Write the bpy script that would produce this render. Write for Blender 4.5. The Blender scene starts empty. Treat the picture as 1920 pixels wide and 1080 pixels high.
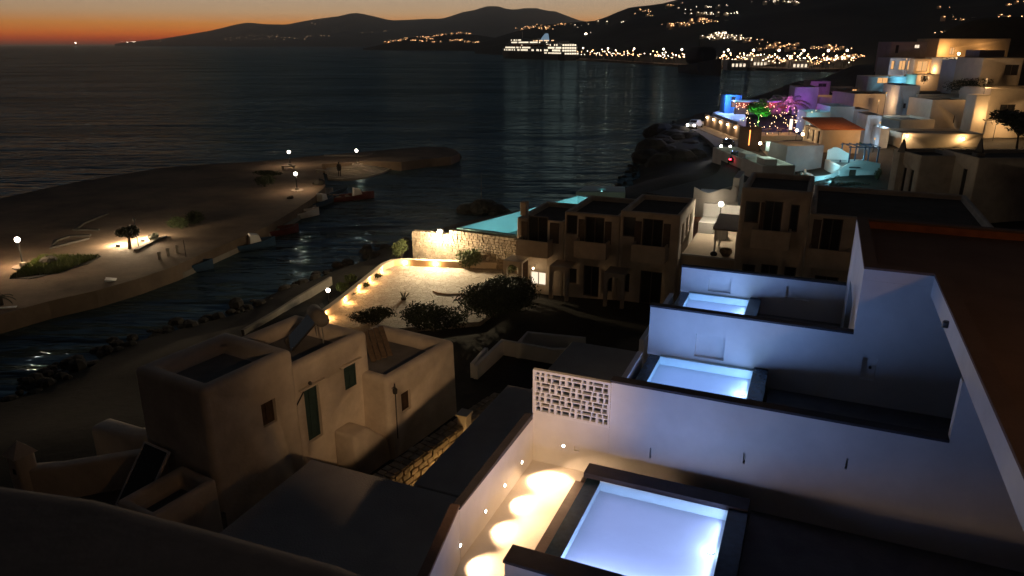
import bpy, math, random
import numpy as np
from mathutils import Vector, Matrix, noise
rad = math.radians
scene = bpy.context.scene
# ---------------------------------------------------------------- camera
cam_d = bpy.data.cameras.new('camera')
cam = bpy.data.objects.new('camera', cam_d)
scene.collection.objects.link(cam)
cam.location = (0, 0, 17.0)
cam.rotation_euler = (rad(90 - 18.79), 0, 0)
cam_d.sensor_width = 36
cam_d.lens = 25.18
cam_d.clip_start = 0.1
cam_d.clip_end = 80000
cam_d.dof.use_dof = True
cam_d.dof.focus_distance = 45
cam_d.dof.aperture_fstop = 2.0
scene.camera = cam
# ---------------------------------------------------------------- world: last glow of dusk low in the west, night above
world = bpy.data.worlds.new('World')
scene.world = world
world.use_nodes = True
wt = world.node_tree
wn, wl = wt.nodes, wt.links
wn.clear()
def wnode(t, **k):
    n = wn.new(t)
    for a, b in k.items(): setattr(n, a, b)
    return n
tc = wnode('ShaderNodeTexCoord')
sep = wnode('ShaderNodeSeparateXYZ')
wl.new(tc.outputs['Generated'], sep.inputs[0])
mx = wnode('ShaderNodeMath', operation='MAXIMUM'); mx.inputs[1].default_value = 0.0
wl.new(sep.outputs['Z'], mx.inputs[0])
sq = wnode('ShaderNodeMath', operation='SQRT')
wl.new(mx.outputs[0], sq.inputs[0])
rp = wnode('ShaderNodeValToRGB')
stops = [(0.0, (.075, .014, .009)), (.05, (.14, .022, .008)), (.085, (.33, .036, .002)), (.115, (.50, .10, .004)), (.155, (.53, .19, .03)),
         (.195, (.45, .28, .145)), (.235, (.41, .31, .21)), (.27, (.22, .19, .155)), (.32, (.07, .073, .076)), (.42, (.026, .031, .036)), (.7, (.013, .016, .021)), (1.0, (.008, .01, .014))]
cr = rp.color_ramp
cr.elements[0].position, cr.elements[0].color = stops[0][0], (*stops[0][1], 1)
cr.elements[1].position, cr.elements[1].color = stops[-1][0], (*stops[-1][1], 1)
for p, c in stops[1:-1]:
    e = cr.elements.new(p); e.color = (*c, 1)
wl.new(sq.outputs[0], rp.inputs[0])
dt = wnode('ShaderNodeVectorMath', operation='DOT_PRODUCT')          # falls off away from the sunset's azimuth
dt.inputs[1].default_value = (math.sin(rad(-8)), math.cos(rad(-8)), 0)
wl.new(tc.outputs['Generated'], dt.inputs[0])
mr = wnode('ShaderNodeMapRange', interpolation_type='SMOOTHSTEP')
mr.inputs['From Min'].default_value = -0.1; mr.inputs['From Max'].default_value = 0.9
mr.inputs['To Min'].default_value = 0.06; mr.inputs['To Max'].default_value = 1.0
wl.new(dt.outputs['Value'], mr.inputs['Value'])
glow = wnode('ShaderNodeMix', data_type='RGBA', blend_type='MULTIPLY'); glow.inputs[0].default_value = 1
wl.new(rp.outputs[0], glow.inputs[6]); wl.new(mr.outputs[0], glow.inputs[7])
sky = wnode('ShaderNodeTexSky', sky_type='NISHITA', sun_disc=False)
sky.sun_elevation = rad(-6); sky.sun_rotation = rad(-8); sky.altitude = 20
skm = wnode('ShaderNodeVectorMath', operation='SCALE'); skm.inputs['Scale'].default_value = 0.05
wl.new(sky.outputs[0], skm.inputs[0])
add = wnode('ShaderNodeVectorMath', operation='ADD')
wl.new(glow.outputs[2], add.inputs[0]); wl.new(skm.outputs[0], add.inputs[1])
bg = wnode('ShaderNodeBackground'); bg.inputs['Strength'].default_value = 2.15
wl.new(add.outputs[0], bg.inputs['Color'])
wo = wnode('ShaderNodeOutputWorld'); wl.new(bg.outputs[0], wo.inputs['Surface'])
scene.view_settings.view_transform = 'Standard'
scene.view_settings.look = 'None'
scene.view_settings.exposure = 0
scene.view_settings.gamma = 1
scene.cycles.max_bounces = 6
scene.cycles.diffuse_bounces = 4
scene.cycles.transparent_max_bounces = 8
scene.cycles.sample_clamp_indirect = 2.0
scene.cycles.caustics_reflective = False
scene.cycles.caustics_refractive = False
# ---------------------------------------------------------------- helpers
col = scene.collection
R = random.Random(7)
WARM = (1.0, .72, .42); AMBER = (1.0, .5, .16); WHITE = (1.0, .9, .76); BLUE = (.40, .58, 1.0); CYAN = (.28, .82, 1.0)
def mat(name, c, rough=.8, var=.12, scale=3.0, bump=0.0, bscale=30.0, spec=.3, metal=0.0, c2=None):
    m = bpy.data.materials.new(name); m.use_nodes = True
    n, l = m.node_tree.nodes, m.node_tree.links
    b = n['Principled BSDF']
    b.inputs['Roughness'].default_value = rough
    b.inputs['Specular IOR Level'].default_value = spec
    b.inputs['Metallic'].default_value = metal
    t = n.new('ShaderNodeTexCoord')
    g = n.new('ShaderNodeNewGeometry')
    ns = n.new('ShaderNodeTexNoise'); ns.inputs['Scale'].default_value = scale; ns.inputs['Detail'].default_value = 6; ns.inputs['Roughness'].default_value = .62
    l.new(g.outputs['Position'], ns.inputs['Vector'])
    r = n.new('ShaderNodeValToRGB')
    a = c2 or tuple(x * (1 - var) for x in c)
    d = tuple(min(1, x * (1 + var * .6)) for x in c)
    r.color_ramp.elements[0].position = .32; r.color_ramp.elements[0].color = (*a, 1)
    r.color_ramp.elements[1].position = .68; r.color_ramp.elements[1].color = (*d, 1)
    l.new(ns.outputs['Fac'], r.inputs[0]); l.new(r.outputs[0], b.inputs['Base Color'])
    if bump:
        n2 = n.new('ShaderNodeTexNoise'); n2.inputs['Scale'].default_value = bscale; n2.inputs['Detail'].default_value = 4
        l.new(g.outputs['Position'], n2.inputs['Vector'])
        bp = n.new('ShaderNodeBump'); bp.inputs['Strength'].default_value = bump; bp.inputs['Distance'].default_value = .05
        l.new(n2.outputs['Fac'], bp.inputs['Height']); l.new(bp.outputs[0], b.inputs['Normal'])
    return m
def emis(name, c, s, sample=True):
    m = bpy.data.materials.new(name); m.use_nodes = True
    n, l = m.node_tree.nodes, m.node_tree.links
    n.clear()
    e = n.new('ShaderNodeEmission'); e.inputs[0].default_value = (*c, 1); e.inputs[1].default_value = s
    o = n.new('ShaderNodeOutputMaterial'); l.new(e.outputs[0], o.inputs[0])
    if not sample: m.cycles.emission_sampling = 'NONE'
    return m
def water_mat(name, tint, rough=.02, bump=.15, scale=6.0):
    m = bpy.data.materials.new(name); m.use_nodes = True
    n, l = m.node_tree.nodes, m.node_tree.links
    n.clear()
    g = n.new('ShaderNodeNewGeometry')
    ns = n.new('ShaderNodeTexNoise'); ns.inputs['Scale'].default_value = scale; ns.inputs['Detail'].default_value = 3
    l.new(g.outputs['Position'], ns.inputs['Vector'])
    bp = n.new('ShaderNodeBump'); bp.inputs['Strength'].default_value = bump; bp.inputs['Distance'].default_value = .03
    l.new(ns.outputs['Fac'], bp.inputs['Height'])
    tr = n.new('ShaderNodeBsdfTransparent'); tr.inputs[0].default_value = (*tint, 1)
    gl = n.new('ShaderNodeBsdfGlossy'); gl.inputs['Roughness'].default_value = rough
    l.new(bp.outputs[0], gl.inputs['Normal'])
    fr = n.new('ShaderNodeFresnel'); fr.inputs['IOR'].default_value = 1.33
    l.new(bp.outputs[0], fr.inputs['Normal'])
    mxs = n.new('ShaderNodeMixShader')
    l.new(fr.outputs[0], mxs.inputs[0]); l.new(tr.outputs[0], mxs.inputs[1]); l.new(gl.outputs[0], mxs.inputs[2])
    o = n.new('ShaderNodeOutputMaterial'); l.new(mxs.outputs[0], o.inputs[0])
    return m
def leaf_mat(name, c, c2):
    m = bpy.data.materials.new(name); m.use_nodes = True
    n, l = m.node_tree.nodes, m.node_tree.links
    b = n['Principled BSDF']; b.inputs['Roughness'].default_value = .6; b.inputs['Specular IOR Level'].default_value = .25
    g = n.new('ShaderNodeNewGeometry'); r = n.new('ShaderNodeValToRGB')
    r.color_ramp.elements[0].color = (*c, 1); r.color_ramp.elements[1].color = (*c2, 1)
    l.new(g.outputs['Random Per Island'], r.inputs[0]); l.new(r.outputs[0], b.inputs['Base Color'])
    return m
M = dict(
    plaster=mat('white_plaster', (.74, .72, .69), .85, .12, .7, .16, 5),
    plaster_old=mat('weathered_plaster', (.66, .585, .49), .9, .16, .9, .35, 5, c2=(.52, .45, .37)),
    plaster_tan=mat('tan_plaster', (.60, .50, .38), .9, .12, .6, .3, 8),
    plaster_grey=mat('grey_plaster', (.56, .57, .60), .9, .12, .8, .3, 8),
    plaster_mauve=mat('mauve_plaster', (.42, .34, .33), .9, .12, .8, .3, 8),
    roof_brown=mat('brown_roof', (.15, .098, .078), .92, .2, .7, .4, 25),
    roof_grey=mat('grey_roof_screed', (.36, .34, .335), .93, .14, .9, .4, 20),
    roof_dark=mat('dark_roof_felt', (.10, .075, .06), .92, .3, .8, .4, 14),
    rooftop_old=mat('old_rooftop', (.21, .195, .18), .95, .25, 1.0, .2, 6),
    terracotta=mat('terracotta', (.36, .13, .055), .8, .25, 3, .3, 12),
    cap=mat('dark_coping', (.055, .05, .058), .7, .2, 4, .2, 30),
    curb_brown=mat('brown_curb', (.16, .105, .085), .6, .2, 5, .2, 40),
    tile_blue=mat('dark_blue_tile', (.02, .05, .085), .25, .3, 8, .1, 20, spec=.5),
    pool_liner=mat('pale_pool_liner', (.84, .86, .86), .6, .03, 2),
    pool_tile=mat('pale_green_pool_tile', (.66, .80, .74), .5, .06, 3),
    pool_cyan=mat('cyan_pool_liner', (.42, .70, .70), .6, .08, .5),
    deck=mat('terrace_floor', (.17, .155, .15), .8, .2, 2, .3, 18),
    floor_pale=mat('pale_cement_floor', (.74, .68, .60), .8, .08, 2, .15, 20),
    stone=mat('rubble_stone', (.36, .29, .21), .9, .35, 2.2, .8, 9, c2=(.2, .155, .11)),
    mortar=mat('mortar', (.30, .25, .19), .95, .2, 5, .4, 20),
    rock=mat('shore_rock', (.055, .05, .044), .95, .4, .7, .8, 3),
    soil=mat('dry_soil', (.032, .027, .02), .95, .4, .35, .6, 2.5),
    hill=mat('dry_hillside', (.055, .045, .035), .95, .35, .01),
    isle=mat('far_island_slope', (.07, .06, .055), .95, .3, .002),
    sand=mat('packed_sand', (.25, .18, .125), .95, .2, .16, .6, 2.5, c2=(.10, .072, .05)),
    concrete=mat('quay_concrete', (.30, .265, .22), .9, .25, .6, .5, 6),
    road=mat('asphalt', (.055, .052, .05), .85, .25, 1, .2, 20),
    wood=mat('dark_wood', (.07, .045, .03), .7, .3, 6, .3, 20),
    wood_mid=mat('weathered_wood', (.22, .15, .09), .75, .3, 5, .3, 20),
    teal=mat('teal_paint', (.03, .06, .06), .6, .2, 5),
    shutter=mat('grey_brown_shutter', (.13, .10, .08), .7, .2, 5),
    glass=mat('dark_glass', (.035, .032, .03), .08, .1, 2, spec=.6),
    metal=mat('dark_metal', (.05, .048, .045), .45, .2, 5, spec=.5),
    steel=mat('galvanised_steel', (.42, .42, .42), .4, .2, 4, metal=.6),
    white=mat('white_paint', (.78, .77, .75), .5, .06, 3),
    hull_blue=mat('blue_hull_paint', (.03, .07, .13), .4, .15, 2), hull_red=mat('red_hull_paint', (.16, .03, .025), .5, .2, 2),
    cloth_dark=mat('dark_cloth', (.018, .016, .016), .9, .2, 6), skin=mat('skin', (.42, .27, .19), .6, .05, 5),
    car_white=mat('white_car_paint', (.6, .6, .6), .25, .03, 2, spec=.5), car_dark=mat('dark_car_paint', (.03, .03, .035), .25, .03, 2, spec=.5), tyre=mat('tyre_rubber', (.02, .02, .02), .9, .1, 5),
    leaf=leaf_mat('dark_leaves', (.009, .015, .006), (.028, .038, .012)), leaf_pale=leaf_mat('pale_leaves', (.05, .07, .02), (.12, .14, .05)), grass=leaf_mat('grass_blades', (.05, .075, .015), (.11, .13, .03)),
    blue_lit_wall=mat('blue_lit_wall', (.06, .22, .48), .6, .1, 3), brown_wall=mat('brown_render', (.20, .135, .09), .9, .2, 1.5, .3, 8),
    bark=mat('bark', (.06, .045, .032), .95, .3, 8, .5, 20),
    bulb_warm=emis('warm_bulb', WARM, 30), bulb_white=emis('white_bulb', WHITE, 40), bulb_amber=emis('amber_bulb', AMBER, 14), bulb_red=emis('red_bulb', (1, .03, .06), 14),
    bulb_pool=emis('pool_bulb', (.75, .95, 1.0), 30),
    win_warm=emis('lit_window_warm', (1, .52, .2), .9, False), win_pale=emis('lit_window_pale', (1, .82, .6), 1.2, False),
    far_warm=emis('far_warm_light', (1, .52, .24), 9, False), far_white=emis('far_white_light', (1, .8, .58), 10, False), far_dim=emis('far_dim_light', (1, .62, .35), 2.5, False),
    ship_win=emis('ship_lit_windows', (1, .85, .62), 1.5), ship_warm=emis('ship_warm_deck', (1, .6, .3), 2.0), ship_blue=emis('funnel_glow', (.5, .75, 1), .3),
    pool_water=water_mat('pool_water', (.94, .98, 1.0)), cyan_water=water_mat('cyan_pool_water', (.85, 1, 1), .03, .2, 1.2),
)
class MB:
    def __init__(s): s.v = []; s.f = []
    def add(s, vs, fs):
        o = len(s.v); s.v += [tuple(p) for p in vs]; s.f += [tuple(i + o for i in q) for q in fs]; return s
    def box(s, x0, y0, z0, x1, y1, z1):
        return s.add([(x0,y0,z0),(x1,y0,z0),(x1,y1,z0),(x0,y1,z0),(x0,y0,z1),(x1,y0,z1),(x1,y1,z1),(x0,y1,z1)],
                     [(0,3,2,1),(4,5,6,7),(0,1,5,4),(1,2,6,5),(2,3,7,6),(3,0,4,7)])
    def obox(s, c, h, ax=(1,0,0), ay=(0,1,0), az=(0,0,1)):
        c = Vector(c); a, b, d = Vector(ax)*h[0], Vector(ay)*h[1], Vector(az)*h[2]
        vs = [c-a-b-d, c+a-b-d, c+a+b-d, c-a+b-d, c-a-b+d, c+a-b+d, c+a+b+d, c-a+b+d]
        return s.add(vs, [(0,3,2,1),(4,5,6,7),(0,1,5,4),(1,2,6,5),(2,3,7,6),(3,0,4,7)])
    def prism(s, poly, z0, z1):
        n = len(poly)
        if sum(poly[i][0]*poly[(i+1)%n][1]-poly[(i+1)%n][0]*poly[i][1] for i in range(n)) < 0: poly = poly[::-1]
        vs = [(p[0], p[1], z0) for p in poly] + [(p[0], p[1], z1) for p in poly]
        return s.add(vs, [tuple(range(n-1, -1, -1)), tuple(range(n, 2*n))] + [(i, (i+1) % n, n+(i+1) % n, n+i) for i in range(n)])
    def tube(s, p0, p1, r0, r1=None, n=8):
        r1 = r0 if r1 is None else r1
        p0, p1 = Vector(p0), Vector(p1); d = (p1-p0).normalized()
        u = d.orthogonal().normalized(); w = d.cross(u)
        vs = []
        for p, r in ((p0, r0), (p1, r1)):
            vs += [p + (u*math.cos(2*math.pi*i/n) + w*math.sin(2*math.pi*i/n))*r for i in range(n)]
        return s.add(vs, [(i, (i+1) % n, n+(i+1) % n, n+i) for i in range(n)] + [tuple(range(n-1, -1, -1)), tuple(range(n, 2*n))])
    def lathe(s, prof, c=(0,0,0), n=12):
        vs = []; fs = []
        for r, z in prof: vs += [(c[0]+r*math.cos(2*math.pi*i/n), c[1]+r*math.sin(2*math.pi*i/n), c[2]+z) for i in range(n)]
        for k in range(len(prof)-1): fs += [(k*n+i, k*n+(i+1) % n, (k+1)*n+(i+1) % n, (k+1)*n+i) for i in range(n)]
        fs += [tuple(range(n-1, -1, -1)), tuple(range((len(prof)-1)*n, len(prof)*n))]
        return s.add(vs, fs)
    def ball(s, c, r, n=10, m=6, sz=1.0):
        pr = [(max(1e-3, r*math.sin(math.pi*k/m)), -r*sz*math.cos(math.pi*k/m)) for k in range(m+1)]
        return s.lathe(pr, c, n)
    def tri(s, a, b, c): return s.add([a, b, c], [(0, 1, 2)])
    def quad(s, a, b, c, d): return s.add([a, b, c, d], [(0, 1, 2, 3)])
    def path_wall(s, pts, th, z0, z1):
        L, Rr = offset(pts, th/2), offset(pts, -th/2)
        n = len(pts)
        zz1 = z1 if isinstance(z1, (list, tuple)) else [z1]*n
        vs = []
        for i in range(n):
            vs += [(*L[i], z0), (*Rr[i], z0), (*Rr[i], zz1[i]), (*L[i], zz1[i])]
        fs = [(0, 1, 2, 3), tuple(4*(n-1)+k for k in (3, 2, 1, 0))]
        for i in range(n-1):
            a, b = 4*i, 4*i+4
            fs += [(a, b, b+1, a+1), (a+1, b+1, b+2, a+2), (a+2, b+2, b+3, a+3), (a+3, b+3, b, a)]
        return s.add(vs, fs)
    def leaves(s, c, r, n, size, rng, shell=.35):
        c = Vector(c)
        for _ in range(n):
            d = Vector((rng.gauss(0, 1), rng.gauss(0, 1), rng.gauss(0, 1))).normalized()
            k = (shell + (1-shell)*rng.random()) ** .6 * (.8 + .4*noise.noise(d*2.3 + c))
            p = c + Vector((d.x*r[0], d.y*r[1], d.z*r[2]))*k
            a = Vector((rng.gauss(0, 1), rng.gauss(0, 1), rng.gauss(0, 1))).normalized(); b = a.orthogonal().normalized()
            q = size*rng.uniform(.6, 1.4)
            s.add([p-a*q, p+b*q*.45, p+a*q, p-b*q*.45], [(0, 1, 2, 3)])
        return s
    def build(s, name, m, parent=None, smooth=False, bevel=0, seg=2, loc=None):
        me = bpy.data.meshes.new(name); me.from_pydata(s.v, [], s.f); me.update()
        return link(name, me, m, parent, smooth, bevel, seg, loc)
def link(name, me, m, parent=None, smooth=False, bevel=0, seg=2, loc=None):
    if m is not None and not me.materials: me.materials.append(m)
    o = bpy.data.objects.new(name, me); col.objects.link(o)
    if parent: o.parent = parent
    if loc: o.location = loc
    if smooth: me.polygons.foreach_set('use_smooth', [True]*len(me.polygons))
    if bevel:
        b = o.modifiers.new('bevel', 'BEVEL'); b.width = bevel; b.segments = seg; b.limit_method = 'ANGLE'; b.angle_limit = rad(35); b.harden_normals = False
    return o
def offset(pts, d):
    out = []
    for i in range(len(pts)):
        a = Vector(pts[max(0, i-1)][:2]); b = Vector(pts[min(len(pts)-1, i+1)][:2])
        t = (b-a).normalized(); out.append((pts[i][0]-t.y*d, pts[i][1]+t.x*d))
    return out
def tag(o, label=None, cat=None, group=None, kind=None):
    if label: o['label'] = label
    if cat: o['category'] = cat
    if group: o['group'] = group
    if kind: o['kind'] = kind
    return o
def thing(name, label, cat, loc=(0,0,0), rotz=0, group=None):
    o = bpy.data.objects.new(name, None); col.objects.link(o); o.empty_display_size = .2
    o.location = loc; o.rotation_euler = (0, 0, rad(rotz))
    return tag(o, label, cat, group)
def struct(o): o['kind'] = 'structure'; return o
def copy_tree(o, parent=None):
    c = o.copy(); col.objects.link(c)
    if parent: c.parent = parent
    for ch in list(o.children): copy_tree(ch, c)
    return c
def light(parent, loc, watts, color=WARM, r=.06, name='lamp_light'):
    d = bpy.data.lights.new(name, 'POINT'); d.energy = watts; d.color = color; d.shadow_soft_size = r
    o = bpy.data.objects.new(name, d); col.objects.link(o); o.location = loc
    if parent: o.parent = parent
    return o
def spot(parent, loc, target, watts, color, angle=60, blend=.6, r=.06):
    d = bpy.data.lights.new('lamp_light', 'SPOT'); d.energy = watts; d.color = color; d.shadow_soft_size = r; d.spot_size = rad(angle); d.spot_blend = blend
    o = bpy.data.objects.new('lamp_light', d); col.objects.link(o); o.location = loc
    o.rotation_euler = (Vector(target)-Vector(loc)).to_track_quat('-Z', 'Y').to_euler()
    if parent: o.parent = parent
    return o
def carve(o, cut, bake_bevel=True):
    """cut the openings of a wall for real and keep only the finished mesh"""
    if cut is not None and cut.v:
        cme = bpy.data.meshes.new('cut'); cme.from_pydata(cut.v, [], cut.f); cme.update()
        c = bpy.data.objects.new('cut', cme); col.objects.link(c); c.parent = o.parent
        b = o.modifiers.new('b', 'BOOLEAN'); b.operation = 'DIFFERENCE'; b.object = c; b.solver = 'EXACT'
        bpy.context.view_layer.update()
        dg = bpy.context.evaluated_depsgraph_get()
        me = bpy.data.meshes.new_from_object(o.evaluated_get(dg))
        o.modifiers.clear(); o.data = me
        bpy.data.objects.remove(c); bpy.data.meshes.remove(cme)
    return o
AX = rad(22.93)
def site(s, t, z=0.0):        # plan of the villa row: s across, t along the row
    return (s*math.cos(AX)+t*math.sin(AX), -s*math.sin(AX)+t*math.cos(AX), z)
AXD = -22.93
# ================================================================ SETTING
sea_m = bpy.data.materials.new('sea_water'); sea_m.use_nodes = True
n, l = sea_m.node_tree.nodes, sea_m.node_tree.links
n.clear()
df = n.new('ShaderNodeBsdfDiffuse'); df.inputs[0].default_value = (.05, .075, .08, 1)
gls = n.new('ShaderNodeBsdfGlossy'); gls.inputs['Roughness'].default_value = .085; gls.inputs[0].default_value = (.5, .8, 1, 1)
frs = n.new('ShaderNodeFresnel'); frs.inputs['IOR'].default_value = 1.33
cap = n.new('ShaderNodeMapRange'); cap.inputs['From Min'].default_value = .02; cap.inputs['From Max'].default_value = .7; cap.inputs['To Min'].default_value = .12; cap.inputs['To Max'].default_value = .25
mxs = n.new('ShaderNodeMixShader'); osm = n.new('ShaderNodeOutputMaterial')
l.new(frs.outputs[0], cap.inputs[0]); 
wp = n.new('ShaderNodeTexNoise'); wp.inputs['Scale'].default_value = .03; wp.inputs['Detail'].default_value = 5; wmp = n.new('ShaderNodeMapping'); wmp.inputs['Scale'].default_value = (.3, 1, 1); wg = n.new('ShaderNodeNewGeometry')
wr = n.new('ShaderNodeMapRange'); wr.inputs['From Min'].default_value = .35; wr.inputs['From Max'].default_value = .65; wr.inputs['To Min'].default_value = .8; wr.inputs['To Max'].default_value = 1.25
wm_ = n.new('ShaderNodeMath'); wm_.operation = 'MULTIPLY'
l.new(wg.outputs['Position'], wmp.inputs[0]); l.new(wmp.outputs[0], wp.inputs['Vector']); l.new(wp.outputs['Fac'], wr.inputs['Value']); l.new(cap.outputs[0], wm_.inputs[0]); l.new(wr.outputs[0], wm_.inputs[1]); l.new(wm_.outputs[0], mxs.inputs[0]); l.new(df.outputs[0], mxs.inputs[1]); l.new(gls.outputs[0], mxs.inputs[2]); l.new(mxs.outputs[0], osm.inputs[0])
g = n.new('ShaderNodeNewGeometry')
mp = n.new('ShaderNodeMapping'); mp.inputs['Rotation'].default_value = (0, 0, rad(12)); mp.inputs['Scale'].default_value = (.22, 1.0, 1)
l.new(g.outputs['Position'], mp.inputs[0])
hs = []
for sc, w in ((.055, 2.4), (.19, 1.7), (.8, .5)):
    q = n.new('ShaderNodeTexNoise'); q.inputs['Scale'].default_value = sc; q.inputs['Detail'].default_value = 3; q.inputs['Distortion'].default_value = .4
    l.new(mp.outputs[0], q.inputs['Vector'])
    k = n.new('ShaderNodeMath'); k.operation = 'MULTIPLY'; k.inputs[1].default_value = w; l.new(q.outputs['Fac'], k.inputs[0]); hs.append(k)
a1 = n.new('ShaderNodeMath'); a2 = n.new('ShaderNodeMath')
l.new(hs[0].outputs[0], a1.inputs[0]); l.new(hs[1].outputs[0], a1.inputs[1]); l.new(a1.outputs[0], a2.inputs[0]); l.new(hs[2].outputs[0], a2.inputs[1])
bp = n.new('ShaderNodeBump'); bp.inputs['Strength'].default_value = 1.0; bp.inputs['Distance'].default_value = 1.3
l.new(a2.outputs[0], bp.inputs['Height']); l.new(bp.outputs[0], gls.inputs['Normal']); l.new(bp.outputs[0], frs.inputs['Normal']); l.new(bp.outputs[0], df.inputs['Normal'])
struct(MB().quad((-40000,-200,0),(40000,-200,0),(40000,60000,0),(-40000,60000,0)).build('sea', sea_m))

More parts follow.
